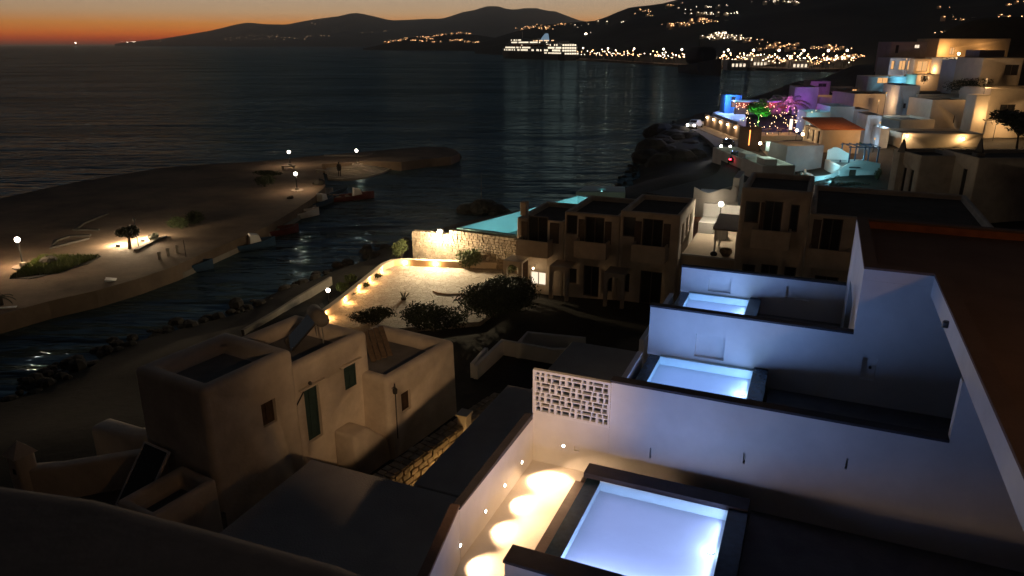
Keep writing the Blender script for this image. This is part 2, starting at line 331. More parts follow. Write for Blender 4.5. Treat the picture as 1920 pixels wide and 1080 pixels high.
def loft(name, ends, rows, m, amp, back, seed):
    mb = MB(); nc = len(ends); vs = []
    for i, (a, b_) in enumerate(ends):
        a, b_ = Vector(a), Vector(b_)
        dirn = Vector((b_.x-a.x, b_.y-a.y, 0)).normalized()
        vs.append((*(a - dirn*8).to_2d(), -4))
        for r in range(rows+1):
            q = r/rows; p = a.lerp(b_, q)
            nz = noise.fractal(Vector((p.x*.004+seed, p.y*.004, 0)), .9, 2.1, 4)*amp*math.sin(math.pi*min(1, q*1.0))*.6 if r < rows else 0
            vs.append((p.x, p.y, p.z + nz))
        e = b_ + dirn*back; vs.append((e.x, e.y, -20))
    k = rows+3
    fs = [(i*k+r, (i+1)*k+r, (i+1)*k+r+1, i*k+r+1) for i in range(nc-1) for r in range(k-1)]
    return struct(mb.add(vs, fs).build(name, m, smooth=True))
loft('far_island_hills', [((-3676.09,7000,0.6),(-3991.19,7600,22.07)),((-3616.29,6993.67,0.6),(-3935.71,7611.39,29.06)),((-3556.6,6987.34,0.6),(-3880.04,7622.78,36.06)),((-3497,6981.01,0.6),(-3824.19,7634.18,41.17)),((-3437.51,6974.68,0.6),(-3768.16,7645.57,45.87)),((-3378.12,6968.35,0.6),(-3711.94,7656.96,50.58)),((-3318.83,6962.03,0.6),(-3655.54,7668.35,55.31)),((-3259.65,6955.7,0.6),(-3598.96,7679.75,62.16)),((-3200.56,6949.37,0.6),(-3542.19,7691.14,71.6)),((-3141.58,6943.04,0.6),(-3485.24,7702.53,81.05)),((-3082.7,6936.71,0.6),(-3428.1,7713.92,90.52)),((-3023.93,6930.38,0.6),(-3370.78,7725.32,100.05)),((-2965.25,6924.05,0.6),(-3313.27,7736.71,109.95)),((-2906.68,6917.72,0.6),(-3255.59,7748.1,119.88)),((-2848.21,6911.39,0.6),(-3197.71,7759.49,129.82)),((-2789.84,6905.06,0.6),(-3139.66,7770.89,139.79)),((-2731.57,6898.73,0.6),(-3081.42,7782.28,149.77)),((-2673.41,6892.41,0.6),(-3022.99,7793.67,163.45)),((-2615.35,6886.08,0.6),(-2964.38,7805.06,177.79)),((-2557.39,6879.75,0.6),(-2905.59,7816.46,192.16)),((-2499.53,6873.42,0.6),(-2846.61,7827.85,206.55)),((-2441.78,6867.09,0.6),(-2787.45,7839.24,218.39)),((-2384.13,6860.76,0.6),(-2728.11,7850.63,227.52)),((-2326.58,6854.43,0.6),(-2668.58,7862.03,225.76)),((-2269.13,6848.1,0.6),(-2608.87,7873.42,220.15)),((-2211.78,6841.77,0.6),(-2548.97,7884.81,215.06)),((-2154.54,6835.44,0.6),(-2488.89,7896.2,213.86)),((-2097.4,6829.11,0.6),(-2428.62,7907.59,212.66)),((-2040.36,6822.78,0.6),(-2368.18,7918.99,211.45)),((-1983.42,6816.46,0.6),(-2307.54,7930.38,218.69)),((-1926.58,6810.13,0.6),(-2246.73,7941.77,230.9)),((-1869.85,6803.8,0.6),(-2185.73,7953.16,243.12)),((-1813.22,6797.47,0.6),(-2124.54,7964.56,253.39)),((-1756.69,6791.14,0.6),(-2063.17,7975.95,263.68)),((-1700.27,6784.81,0.6),(-2001.62,7987.34,273.02)),((-1643.94,6778.48,0.6),(-1939.88,7998.73,280.86)),((-1587.72,6772.15,0.6),(-1877.96,8010.13,288.72)),((-1531.6,6765.82,0.6),(-1815.86,8021.52,296.59)),((-1475.59,6759.49,0.6),(-1753.57,8032.91,311.22)),((-1419.67,6753.16,0.6),(-1691.1,8044.3,324.93)),((-1363.86,6746.84,0.6),(-1628.44,8055.7,329.36)),((-1308.15,6740.51,0.6),(-1565.6,8067.09,320.27)),((-1252.54,6734.18,0.6),(-1502.58,8078.48,307.21)),((-1197.03,6727.85,0.6),(-1439.37,8089.87,292.86)),((-1141.63,6721.52,0.6),(-1375.98,8101.27,278.45)),((-1086.33,6715.19,0.6),(-1312.4,8112.66,263.98)),((-1031.13,6708.86,0.6),(-1248.64,8124.05,259.55)),((-976.03,6702.53,0.6),(-1184.69,8135.44,261.63)),((-921.04,6696.2,0.6),(-1120.57,8146.84,263.72)),((-866.14,6689.87,0.6),(-1056.25,8158.23,267.1)),((-811.35,6683.54,0.6),(-991.76,8169.62,271.52)),((-756.67,6677.22,0.6),(-927.08,8181.01,275.96)),((-702.08,6670.89,0.6),(-862.21,8192.41,276.59)),((-647.6,6664.56,0.6),(-797.16,8203.8,276.95)),((-593.21,6658.23,0.6),(-731.93,8215.19,283.11)),((-538.94,6651.9,0.6),(-666.52,8226.58,301.92)),((-484.76,6645.57,0.6),(-600.92,8237.97,322.5)),((-430.68,6639.24,0.6),(-535.13,8249.37,344.42)),((-376.71,6632.91,0.6),(-469.16,8260.76,356.26)),((-322.84,6626.58,0.6),(-403.01,8272.15,366.9)),((-269.07,6620.25,0.6),(-336.67,8283.54,388.89)),((-215.41,6613.92,0.6),(-270.15,8294.94,404.8)),((-161.84,6607.59,0.6),(-203.45,8306.33,408.41)),((-108.38,6601.27,0.6),(-136.56,8317.72,404.21)),((-55.02,6594.94,0.6),(-69.49,8329.11,383.38)),((-1.76,6588.61,0.6),(-2.23,8340.51,375.46)),((51.39,6582.28,0.6),(65.21,8351.9,378.94)),((104.44,6575.95,0.6),(132.83,8363.29,388.74)),((157.39,6569.62,0.6),(200.64,8374.68,391.25)),((210.24,6563.29,0.6),(268.63,8386.08,391.16)),((262.99,6556.96,0.6),(336.81,8397.47,376.09)),((315.63,6550.63,0.6),(405.17,8408.86,364.32)),((368.17,6544.3,0.6),(473.71,8420.25,360.62)),((420.61,6537.97,0.6),(542.44,8431.65,337.7)),((472.95,6531.65,0.6),(611.35,8443.04,314.36)),((525.19,6525.32,0.6),(680.45,8454.43,290.9)),((577.32,6518.99,0.6),(749.73,8465.82,268.06)),((629.35,6512.66,0.6),(819.19,8477.22,257.5)),((681.28,6506.33,0.6),(888.84,8488.61,246.91)),((733.1,6500,0.6),(958.67,8500,236.28))], 8, M['isle'], 60, 1500, 3)
loft('promontory_hill', [((-459.88,2330,0.6),(-493.44,2500,4.47)),((-437.56,2316.91,0.6),(-472.14,2500,8)),((-415.47,2303.82,0.6),(-450.85,2500,12.06)),((-393.6,2290.73,0.6),(-429.55,2500,17.1)),((-371.95,2277.64,0.6),(-408.26,2500,22.14)),((-350.52,2264.55,0.6),(-386.96,2500,27.17)),((-329.32,2251.46,0.6),(-365.67,2500,32.19)),((-308.34,2238.37,0.6),(-344.38,2500,36.45)),((-287.58,2225.28,0.6),(-323.08,2500,39.45)),((-267.05,2212.19,0.6),(-301.79,2500,42.46)),((-246.72,2198.96,0.6),(-280.49,2500,45.34)),((-226.42,2183.85,0.6),(-259.2,2500,46.68)),((-206.38,2168.75,0.6),(-237.91,2500,48.01)),((-186.6,2153.65,0.6),(-216.61,2500,49.34)),((-167.08,2138.54,0.6),(-195.32,2500,50.67)),((-147.81,2123.44,0.6),(-174.02,2500,51.66)),((-128.8,2108.33,0.6),(-152.73,2500,49.66)),((-110.05,2093.23,0.6),(-131.44,2500,47.67)),((-91.56,2078.12,0.6),(-110.14,2500,45.67)),((-73.32,2063.02,0.6),(-88.85,2500,42.61)),((-55.34,2047.92,0.6),(-67.55,2500,39.27)),((-37.61,2032.81,0.6),(-46.26,2500,36.19)),((-20.15,2017.71,0.6),(-24.97,2500,33.68)),((-2.94,2002.6,0.6),(-3.67,2500,31.17)),((14.1,2000,0.6),(17.62,2500,28.66))], 8, M['hill'], 4, 300, 5)
loft('harbour_hillside', [((-71.55,1450,0.6),(-93.75,1900,19.53)),((-47.81,1368.26,0.6),(-66.38,1900,25.53)),((-26.42,1286.52,0.6),(-39.02,1900,33.76)),((-7.5,1224.04,0.6),(-11.65,1900,41.48)),((9.74,1177.12,0.6),(15.72,1900,49.17)),((25.63,1130.19,0.6),(43.09,1900,56.34)),((40.17,1083.27,0.6),(70.46,1900,62.54)),((53.36,1036.34,0.6),(97.83,1900,64.57)),((65.2,989.42,0.6),(125.2,1900,66.61)),((75.68,942.5,0.6),(152.57,1900,68.56)),((85.5,902.85,0.6),(178.7,1886.96,70.1)),((94.23,863.62,0.6),(203.85,1868.38,71.9)),((101.82,824.38,0.6),(228.47,1849.8,79.95)),((108.29,785.15,0.6),(252.56,1831.23,90.32)),((113.62,745.91,0.6),(276.11,1812.65,98.96)),((117.82,706.68,0.6),(299.12,1794.07,101.28)),((123.72,683.04,0.6),(321.6,1775.49,102.88)),((129.56,662.61,0.6),(343.54,1756.92,105.47)),((134.82,642.17,0.6),(364.95,1738.34,110.17)),((139.48,621.74,0.6),(385.82,1719.76,115.62)),((143.56,601.3,0.6),(406.16,1701.19,120.11)),((149.96,592.35,0.6),(427.13,1687.25,123.68)),((156.3,584.17,0.6),(447.79,1673.62,127.18)),((162.41,576,0.6),(468.06,1660,130.61)),((168.29,567.83,0.6),(487.93,1646.38,133.95)),((173.92,559.65,0.6),(507.41,1632.75,137.18)),((179.33,551.48,0.6),(526.5,1619.13,139.32)),((184.5,543.3,0.6),(545.2,1605.51,141.41)),((190.14,537.14,0.6),(563.51,1591.88,143.44)),((196.1,532.33,0.6),(581.42,1578.26,145.41)),((201.93,527.52,0.6),(598.94,1564.64,147.32)),((207.62,522.71,0.6),(616.06,1551.01,149.18)),((213.17,517.9,0.6),(632.8,1537.39,150.98)),((218.58,513.09,0.6),(649.14,1523.77,152.73)),((223.86,508.29,0.6),(665.09,1510.14,154.42)),((228.99,503.48,0.6),(680.45,1496.09,155.03)),((233.43,497.49,0.6),(694.81,1480.76,152.67)),((236.21,488.41,0.6),(708.73,1465.43,150.33)),((238.72,479.32,0.6),(722.2,1450.11,148.01)),((240.97,470.24,0.6),(735.24,1434.78,145.7)),((242.96,461.16,0.6),(747.83,1419.46,143.42)),((244.69,452.08,0.6),(759.98,1404.13,141.15)),((246.15,443,0.6),(771.69,1388.8,138.91)),((247.35,433.91,0.6),(782.96,1373.48,136.68)),((248.3,424.83,0.6),(793.79,1358.15,134.47)),((249.52,416.65,0.6),(804.17,1342.83,133.09)),((251.13,409.5,0.6),(814.12,1327.5,132.62)),((252.54,402.35,0.6),(823.62,1312.17,132.13)),((253.75,395.2,0.6),(832.68,1296.85,131.61)),((254.74,388.04,0.6),(841.3,1281.52,131.08)),((255.54,380.89,0.6),(849.48,1266.2,130.53)),((256.12,373.74,0.6),(857.21,1250.87,129.96)),((256.5,366.59,0.6),(864.51,1235.54,129.36)),((256.67,359.43,0.6),(871.36,1220.22,128.75)),((256.64,352.28,0.6),(877.77,1204.89,128.12)),((258.3,347.68,0.6),(884.6,1190.72,127.05)),((260.73,344.28,0.6),(891.44,1177.1,125.8)),((263.06,340.87,0.6),(897.88,1163.48,124.54)),((265.29,337.46,0.6),(903.93,1149.86,123.28)),((267.42,334.06,0.6),(909.59,1136.23,122.02)),((269.46,330.65,0.6),(914.85,1122.61,120.76)),((271.4,327.25,0.6),(919.73,1108.99,119.5)),((273.24,323.84,0.6),(924.21,1095.36,118.24)),((274.98,320.43,0.6),(928.29,1081.74,116.98)),((276.62,317.03,0.6),(931.99,1068.12,115.72)),((278.17,313.62,0.6),(935.29,1054.49,114.46)),((279.62,310.22,0.6),(938.2,1040.87,113.2)),((280.97,306.81,0.6),(940.72,1027.25,111.95)),((282.22,303.41,0.6),(942.84,1013.62,110.69)),((283.37,300,0.6),(944.58,1000,109.43))], 26, M['hill'], 10, 400, 9)

# coastal ground: height field through surveyed spot heights
SPOTS = [(-26.04,32.7,0),(-24.74,35.5,0),(-23.53,39.95,0),(-19.45,43.49,0),(-16.92,48.76,0),(-14.12,56.81,0),(-10.46,63.25,0),(-3.25,70.95,0),(5.53,81.46,0),(13.79,89.63,0),(17.14,95.63,0.3),
 (21.25,117.28,0),(28.5,146.76,0),(37.92,172.36,0),(55.93,203.02,0),(77.46,243.97,0),(111.69,304.88,0),(173.78,405.1,0),
 (-16.95,23.03,2.5),(-12.29,21.51,2.6),(-9.01,22.87,2.6),(-6.62,25.37,2.5),(-3.54,26.42,2.4),(-12.59,39.4,1.6),(-16.18,37.13,1.2),(-19.45,33.41,1),(-11.13,47.29,1.3),(-10.53,52.13,1.4),
 (-10.07,39.49,1.9),(-6.98,44.37,1.9),(-4.11,47.85,1.9),(-0.77,49.12,1.9),(-3.09,38.63,1.9),(0,42.3,1.9),(4.32,38.63,1.9),(1.12,34.78,2.2),(6.94,36.02,2.3),(9.5,41.46,2.2),
 (-2.73,59.14,1.2),(1.99,65.33,1.6),(8.54,70.58,2),(13.55,75.03,2.2),(19.71,82.46,2.6),(19.9,95.85,2.4),(25.14,114.04,2.8),(32.48,130.7,2.8),(34.78,121.72,2.9),(30.2,92.57,2.9),(22.18,77.96,2.8),
 (29.59,79.06,2.6),(34.17,70.97,3),(40.72,79.03,3.2),(40.95,93.82,3.4),(42.1,110.5,4.2),(45.65,136.55,4.6),(60.94,155.84,4.5),(57.03,122.19,4.6),(48.99,89.29,3.4),(52.82,82.65,3.8),(72.68,143.38,5.5),
 (58.08,104,4.05),(70.3,104,4.05),(66.29,116,3.56),(78.01,116,4.4),(81.47,128,7.18),(82.08,120,13.2),(84.25,170,7.52),(95.59,172,11.55),(114.19,175,13.83),(85.9,200,7.92),(145.02,300,9.53),(177.92,300,15.6),(201.96,300,21.58),(157.95,180,14.95),(98.6,120,9.06),
 (5,8,4.5),(0,14,4.5),(10,18,4.8),(22,14,6),(30,30,5.5),(20,34,3.2),(12,36,2.6),(-8,10,3.4),(-14,12,2.9),(-12,4,3.6),(-25,6,2.6),(0,-10,6),(30,0,8),(45,45,4.5),(60,60,4.5),(80,80,6),(-30,20,1.5),(-40,10,1.5),(70,30,9),(110,120,14),(130,200,24),
 (-45,25,-3),(-60,60,-4),(-32,45,-3),(-20,60,-3),(-12,75,-3),(0,95,-4),(10,120,-4),(20,160,-4),(40,210,-4),(70,260,-4),(110,330,-4),(-40,-20,1),(-60,0,-3),(0,200,-5),(150,420,-3),(-70,90,-4)]
SP = np.array(SPOTS, float)
def ground(x, y):
    d2 = (SP[:,0]-x)**2 + (SP[:,1]-y)**2
    w = 1.0/(d2+1.5)**1.6
    return float((w*SP[:,2]).sum()/w.sum())
gx, gy = np.arange(-80, 262, 3.0), np.arange(-24, 430, 3.0)
GX, GY = np.meshgrid(gx, gy, indexing='ij')
acc = np.zeros_like(GX); ws = np.zeros_like(GX)
for sx, sy, sz in SP:
    w = 1.0/((GX-sx)**2+(GY-sy)**2+1.5)**1.6
    acc += w*sz; ws += w
GZ = acc/ws
COAST = [(-400,10),(-31.56,29.74,0),(-26.04,32.7,0),(-24.74,35.5,0),(-23.53,39.95,0),(-19.45,43.49,0),(-16.92,48.76,0),(-14.12,56.81,0),(-10.38,62.7,0),(-5.36,70.26,0),(0,75.86,0),(5.59,82.36,0),(13.68,88.92,0),(16.75,95.31,0),
 (21.08,117.28,0),(28.5,146.76,0),(37.92,172.36,0),(53.73,194.8,0),(73.84,232.3,0),(105.27,287.03,0),(160.81,374.43,0),(230.4,474.87,0),(319.24,560.32,0),(500,500),(500,-60),(-400,-60)]
CP = np.array([p[:2] for p in COAST], float)
inside = np.zeros_like(GX, bool); dist = np.full_like(GX, 1e9)
for i in range(len(CP)):
    (ax0, ay0), (bx0, by0) = CP[i], CP[(i+1) % len(CP)]
    cond = ((ay0 > GY) != (by0 > GY)) & (GX < (bx0-ax0)*(GY-ay0)/((by0-ay0) or 1e-9)+ax0)
    inside ^= cond
    if 0 < i < len(CP)-4:
        tt = np.clip(((GX-ax0)*(bx0-ax0)+(GY-ay0)*(by0-ay0))/((bx0-ax0)**2+(by0-ay0)**2), 0, 1)
        dist = np.minimum(dist, np.hypot(GX-ax0-tt*(bx0-ax0), GY-ay0-tt*(by0-ay0)))
GZ = np.where(inside, np.minimum(np.maximum(GZ, .35), .35+dist*.45), -np.minimum(4, dist*.7))
vs = []; nx, ny = len(gx), len(gy)
for i in range(nx):
    for j in range(ny):
        x, y = gx[i], gy[j]; h = noise.fractal(Vector((x*.13, y*.13, 1.7)), .8, 2.0, 3)
        vs.append((x, y, GZ[i, j] - .15 + .28*h*(1 if GZ[i, j] < 1.2 or y > 60 else .25)))
struct(MB().add(vs, [(i*ny+j, (i+1)*ny+j, (i+1)*ny+j+1, i*ny+j+1) for i in range(nx-1) for j in range(ny-1)]).build('coastal_ground', M['soil'], smooth=True))

# sandy spit with a quay along its inner side
spit = [(-57.16,67.03,1.2),(-55.44,76.55,1.2),(-53.76,83.3,1.2),(-52.6,86.75,1.2),(-49.93,91.66,1.2),(-47.48,96.68,1.2),(-42.28,99.85,1.2),(-36.41,102.24,1.2),(-31.49,106.3,1.2),(-26.05,110.12,1.2),(-21.7,113.01,1.2),(-17.12,116.04,1.2),(-13.91,117.94,1.2),(-10.81,117.3,1.2),(-9.15,114.81,1.2),(-8.02,110.68,1.2),
        (-9.1,106.83,1.2),(-12.42,104.75,1.2),(-15.71,101.76,1.2),(-17.75,102.24,1.2),(-21.24,102.24,1.2),(-26.45,99.9,1.2),(-25.2,95,1.2),(-23.7,90,1.2),(-22.3,84.9,1.2),(-21.84,82.64,1.2),(-21.66,76.55,1.2),(-21.93,70.51,1.2),(-22.45,63.85,1.2),(-23.65,59.14,1.2),(-24.69,55.02,1.2),(-25.34,51.68,1.2),(-26.61,48.56,1.2),(-28.18,45.87,1.2),(-30.12,43.74,1.2),(-31.6,41.32,1.2),(-34.76,37.13,1.2)]
rr = random.Random(3)
mb = MB(); npt = len(spit)
inner = [(p[0], p[1], 1.2) for p in spit]
mb.add([(p[0], p[1], -1.5) for p in spit] + inner, [tuple(range(npt, 2*npt))[::-1]] + [(i, npt+i, npt+(i+1) % npt, (i+1) % npt) for i in range(npt)])
struct(mb.build('sandy_spit', M['sand']))
mb = MB()
mb.path_wall([(p[0], p[1]) for p in [(-22.62,86.56,0.45),(-22.15,78.15,0.45),(-22.47,72.11,0.45),(-22.98,65.23,0.45),(-24.18,60.33,0.45),(-25.22,56.06,0.45),(-25.91,52.72,0.45),(-27.19,49.48,0.45),(-28.83,46.8,0.45),(-30.79,44.57,0.45),(-32.34,42.15,0.45),(-35.45,37.73,0.45)]], 1.6, -1.5, .45)
struct(mb.build('quay_ledge', M['concrete']))
mb = MB(); rr = random.Random(11)
for i in range(0, 15):
    a, b_ = Vector(spit[i]), Vector(spit[i+1]); L = (b_-a).length
    for k in range(int(L/1.1)):
        p = a.lerp(b_, rr.random()); q = rr.uniform(.3, .9)
        d = Vector((b_.y-a.y, a.x-b_.x, 0)).normalized()
        mb.ball(p - d*rr.uniform(-1.8, .5) + Vector((0, 0, rr.uniform(-1.3, -.7))), q, 6, 4, rr.uniform(.5, .8))
o = mb.build('shore_boulders', M['rock']); tag(o, 'dark rubble boulders along the seaward edge of the sandy spit', 'boulders', kind='stuff')
mb = MB()
for i in range(240):
    k = rr.random(); A_, B_ = rr.choice([((-25.58,32.12,0.3),(-23.12,39.25,0.3)),((-23.12,39.25,0.3),(-16.62,47.9,0.3)),((-16.62,47.9,0.3),(-10.28,62.14,0.3)),((13.54,88.04,0.3),(20.88,115.21,0.3)),((20.88,115.21,0.3),(37.25,169.32,0.3))])
    p = Vector(A_).lerp(Vector(B_), k); q = rr.uniform(.2, .55)
    mb.ball(p + Vector((rr.uniform(-1.2, 1.2), rr.uniform(-1.2, 1.2), rr.uniform(-.5, -.1))), q, 7, 4, rr.uniform(.5, .9))
tag(mb.build('shore_rocks', M['rock']), 'dark rocks tumbled along the near shoreline', 'rocks', kind='stuff')
# broad headland of bare rock beside the coast road
mb = MB()
for i in range(60):
    k = rr.random(); p = Vector((23.77,101.76,1.5)).lerp(Vector((33.3,138.07,2)), k) + Vector((rr.uniform(-6, 7), rr.uniform(-4, 4), rr.uniform(-1.5, .2)))
    mb.ball(p, rr.uniform(1.2, 3.2), 9, 6, rr.uniform(.5, .8))
tag(mb.build('headland_rock', M['rock'], smooth=False), 'black rocky headland jutting into the sea below the coast road', 'headland', kind='stuff')
# ================================================================ POOL VILLAS
vb = thing('villa_building', 'white flat-roofed villa with brown roof at right edge', 'building', site(8, 14, 5), AXD)
def vs_(s, t, z): return (s-8, t-14, z-5)          # local plan of the villa building
def vbox(mb, s0, t0, z0, s1, t1, z1): return mb.box(*vs_(s0, t0, z0), *vs_(s1, t1, z1))
body = vbox(MB(), 1.37, 18.15, 5, 15, 23.8, 11.70).build('wall', M['plaster'], vb)
carve(body, vbox(vbox(MB(), 1.2, 20.1, 8.52, 1.75, 22.3, 10.45), 1.66, 18.0, 9.16, 1.98, 18.27, 9.75))
vbox(MB(), 1.60, 20.1, 8.52, 1.66, 22.3, 10.45).build('door', M['glass'], vb)
for t0 in (20.1, 21.17, 22.24): vbox(MB(), 1.55, t0, 8.52, 1.60, t0+.06, 10.45).build('door_frame', M['metal'], vb)
MB().tube(vs_(1.86, 18.2, 9.47), vs_(1.86, 18.28, 9.47), .035).build('spout', M['metal'], vb)
# roof over both blocks, with a raised brown coping round it
L_ = [(1.37, 18.152), (1.37, 23.8), (15, 23.8), (15, 3), (2.83, 3), (2.83, 18.152)]
sheet = MB(); sheet.prism([vs_(*p, 0)[:2] for p in [(1.6, 18.4), (1.6, 23.55), (14.8, 23.55), (14.8, 3.2), (3.1, 3.2), (3.1, 18.4)]], 11.72-5, 11.76-5)
vbox(MB(), 2.83, 3, 11.5, 3.05, 18.15, 11.97).build('fascia', M['plaster'], vb)
vbox(MB(), 3.05, 3, 11.5, 15, 18.15, 11.7).build('soffit', M['plaster'], vb)
sheet.build('roof', M['roof_brown'], vb)
cp = [(1.36, 18.14, 1.66, 23.81), (1.66, 23.5, 15, 23.81), (1.66, 18.14, 3.13, 18.44), (2.82, 3, 3.13, 18.14)]
for s0, t0, s1, t1 in cp: vbox(MB(), s0, t0, 11.972, s1, t1, 12.03).build('coping', M['roof_brown'], vb)
for s0, t0, s1, t1 in [(1.50, 18.4, 1.62, 23.66), (1.62, 23.54, 15, 23.66), (1.62, 18.29, 3.09, 18.41), (3.06, 3, 3.09, 18.16)]: vbox(MB(), s0, t0, 11.705, s1, t1, 11.9715).build('orange_lit_face', M['terracotta'], vb)  # orange light on the inner parapet, put into this terracotta face
for s0, t0, s1, t1 in [(1.37, 18.15, 1.498, 23.8), (1.498, 23.662, 15, 23.8), (1.498, 18.15, 3.05, 18.288)]: vbox(MB(), s0, t0, 11.702, s1, t1, 11.971).build('parapet', M['plaster'], vb)
vbox(MB(), 4.6, 13.5, 8.5, 4.66, 18.15, 11.5).build('window', M['glass'], vb)
vbox(MB(), 4.6, 3.0, 8.0, 4.66, 13.3, 11.5).build('window', M['glass'], vb)
for t0 in (14.6, 15.75, 16.9): vbox(MB(), 4.54, t0, 8.5, 4.6, t0+.07, 11.5).build('window_frame', M['metal'], vb)
for t0 in (9.3, 10.6, 11.9): vbox(MB(), 4.54, t0, 8.0, 4.6, t0+.07, 11.5).build('window_frame', M['metal'], vb)
w = vbox(MB(), 2.8, 13.3, 5, 15, 13.5, 11.5).build('side_wall', M['plaster'], vb)
MB().lathe([(.07, 0), (.07, .1), (.05, .13)], vs_(2.79, 15.6, 11.66), 10).build('downlight', M['metal'], vb)

def partition(label, s0, s1, t, z0, z1, cuts, lattice=False):
    p = thing('partition_wall', label, 'wall', site((s0+s1)/2, t+.1, z0), AXD, 'partition walls between the villa pools')
    c = (s0+s1)/2
    mb = MB().box(s0-c, -.1, 0, s1-c, .1, z1-z0)
    o = mb.build('wall', M['plaster'], p)
    cu = MB()
    for a, z, b_, zz in cuts: cu.box(a-c, -.2, z-z0, b_-c, .02, zz-z0)
    carve(o, cu)
    MB().box(s0-c-.02, -.12, z1-z0+.002, s1-c, .12, z1-z0+.055).build('coping', M['cap'], p)
    return p
partition('longest white partition wall behind the nearest pool, glowing blue', -3.36, 2.8, 13.3, 5.2, 10.3, [(-2.47, 8.7, -2.43, 8.95), (-.6, 9.03, -.56, 9.28), (1.23, 9.36, 1.27, 9.6)])
partition('middle white partition wall with square niche behind the second pool', -3.62, 1.369, 18.15, 5.2, 10.3, [(-2.36, 9.06, -1.6, 9.72)])
p3 = partition('farthest and lowest white partition wall behind the third pool', -3.76, 1.369, 23.8, 5.2, 9.8, [(-2.83, 9.06, -2.1, 9.5), (-.37, 9.14, .35, 9.55)])
# end wall below the screen, and the parapet of the lit walkway
ew = thing('walkway_end_wall', 'short warm lit wall below the pierced screen', 'wall', site(-4.24, 13.4, 5.2), AXD)
carve(MB().box(-.875, -.1, 0, .878, .1, 4.03).build('wall', M['plaster'], ew), MB().box(.1, -.2, 3.28, .22, -.05, 3.40))
pw = thing('walkway_parapet', 'low white parapet with dark coping along the warm lit walkway', 'wall', site(-5.16, 9.5, 5.2), AXD)
MB().path_wall([(0, 3.8), (0, .15)], .1, 0, [3.97, 3.88]).build('wall', M['plaster'], pw)
MB().path_wall([(-.02, 3.72), (-.02, .15)], .17, 3.90, [4.03, 3.94]).build('coping', M['cap'], pw)
MB().path_wall([(0, .13), (.42, -1.9), (.6, -3)], .1, 0, 3.95).build('wall', M['plaster'], pw)
MB().path_wall([(-.02, .13), (.40, -1.9), (.58, -3)], .17, 3.952, 4.01).build('coping', M['curb_brown'], pw)
# pierced concrete screen: 7 x 4 blocks
ls = thing('pierced_screen', 'white pierced concrete block screen above the lit walkway', 'screen', site(-4.235, 13.3, 9.24), AXD)
W_, H_ = 1.75, 1.06
MB().box(-W_/2, -.05, 0, W_/2, .05, .04).box(-W_/2, -.05, H_-.05, W_/2, .05, H_).box(-W_/2, -.05, .04, -W_/2+.05, .05, H_-.05).box(W_/2-.04, -.05, .04, W_/2, .05, H_-.05).build('frame', M['white'], ls)
bw, bh = (W_-.09)/7, (H_-.09)/4
def block(mir):
    mb = MB(); e = .026
    def bb(x0, z0, x1, z1):
        if mir: x0, x1 = bw-x1, bw-x0
        mb.box(x0, -.04, z0, x1, .04, z1)
    bb(0, 0, bw, e); bb(0, e, e, bh)
    bb(e, bh*.56, bw, bh*.56+e)                                # cross bar
    bb(bw*.46, bh*.56+e, bw*.46+e, bh); bb(bw*.54, e, bw*.54+e, bh*.56)
    me = bpy.data.meshes.new('block'); me.from_pydata(mb.v, [], mb.f); me.update(); return me
BL = [block(False), block(True)]
for i in range(7):
    for j in range(4):
        link('block', BL[(i+j) % 2 if j else i % 2], M['white'], ls, loc=(-W_/2+.05+i*bw, 0, .04+j*bh))
# floors
def slab(name, s0, t0, z0, s1, t1, z1, m):
    c = site((s0+s1)/2, (t0+t1)/2, z0)
    o = MB().box(-(s1-s0)/2, -(t1-t0)/2, 0, (s1-s0)/2, (t1-t0)/2, z1-z0).build(name, m); o.location = c; o.rotation_euler = (0, 0, rad(AXD))
    return o
struct(slab('walkway_floor', -5.11, 5, 7.6, -3.85, 13.3, 8.0, M['floor_pale']))
struct(slab('terrace_floor', -.35, 5, 7.6, 4.6, 13.3, 8.0, M['deck']))
struct(slab('terrace_floor', -.4, 13.5, 8.1, 4.6, 18.15, 8.5, M['deck']))
struct(slab('terrace_floor', -1.1, 18.35, 8.1, 1.37, 23.8, 8.5, M['deck']))
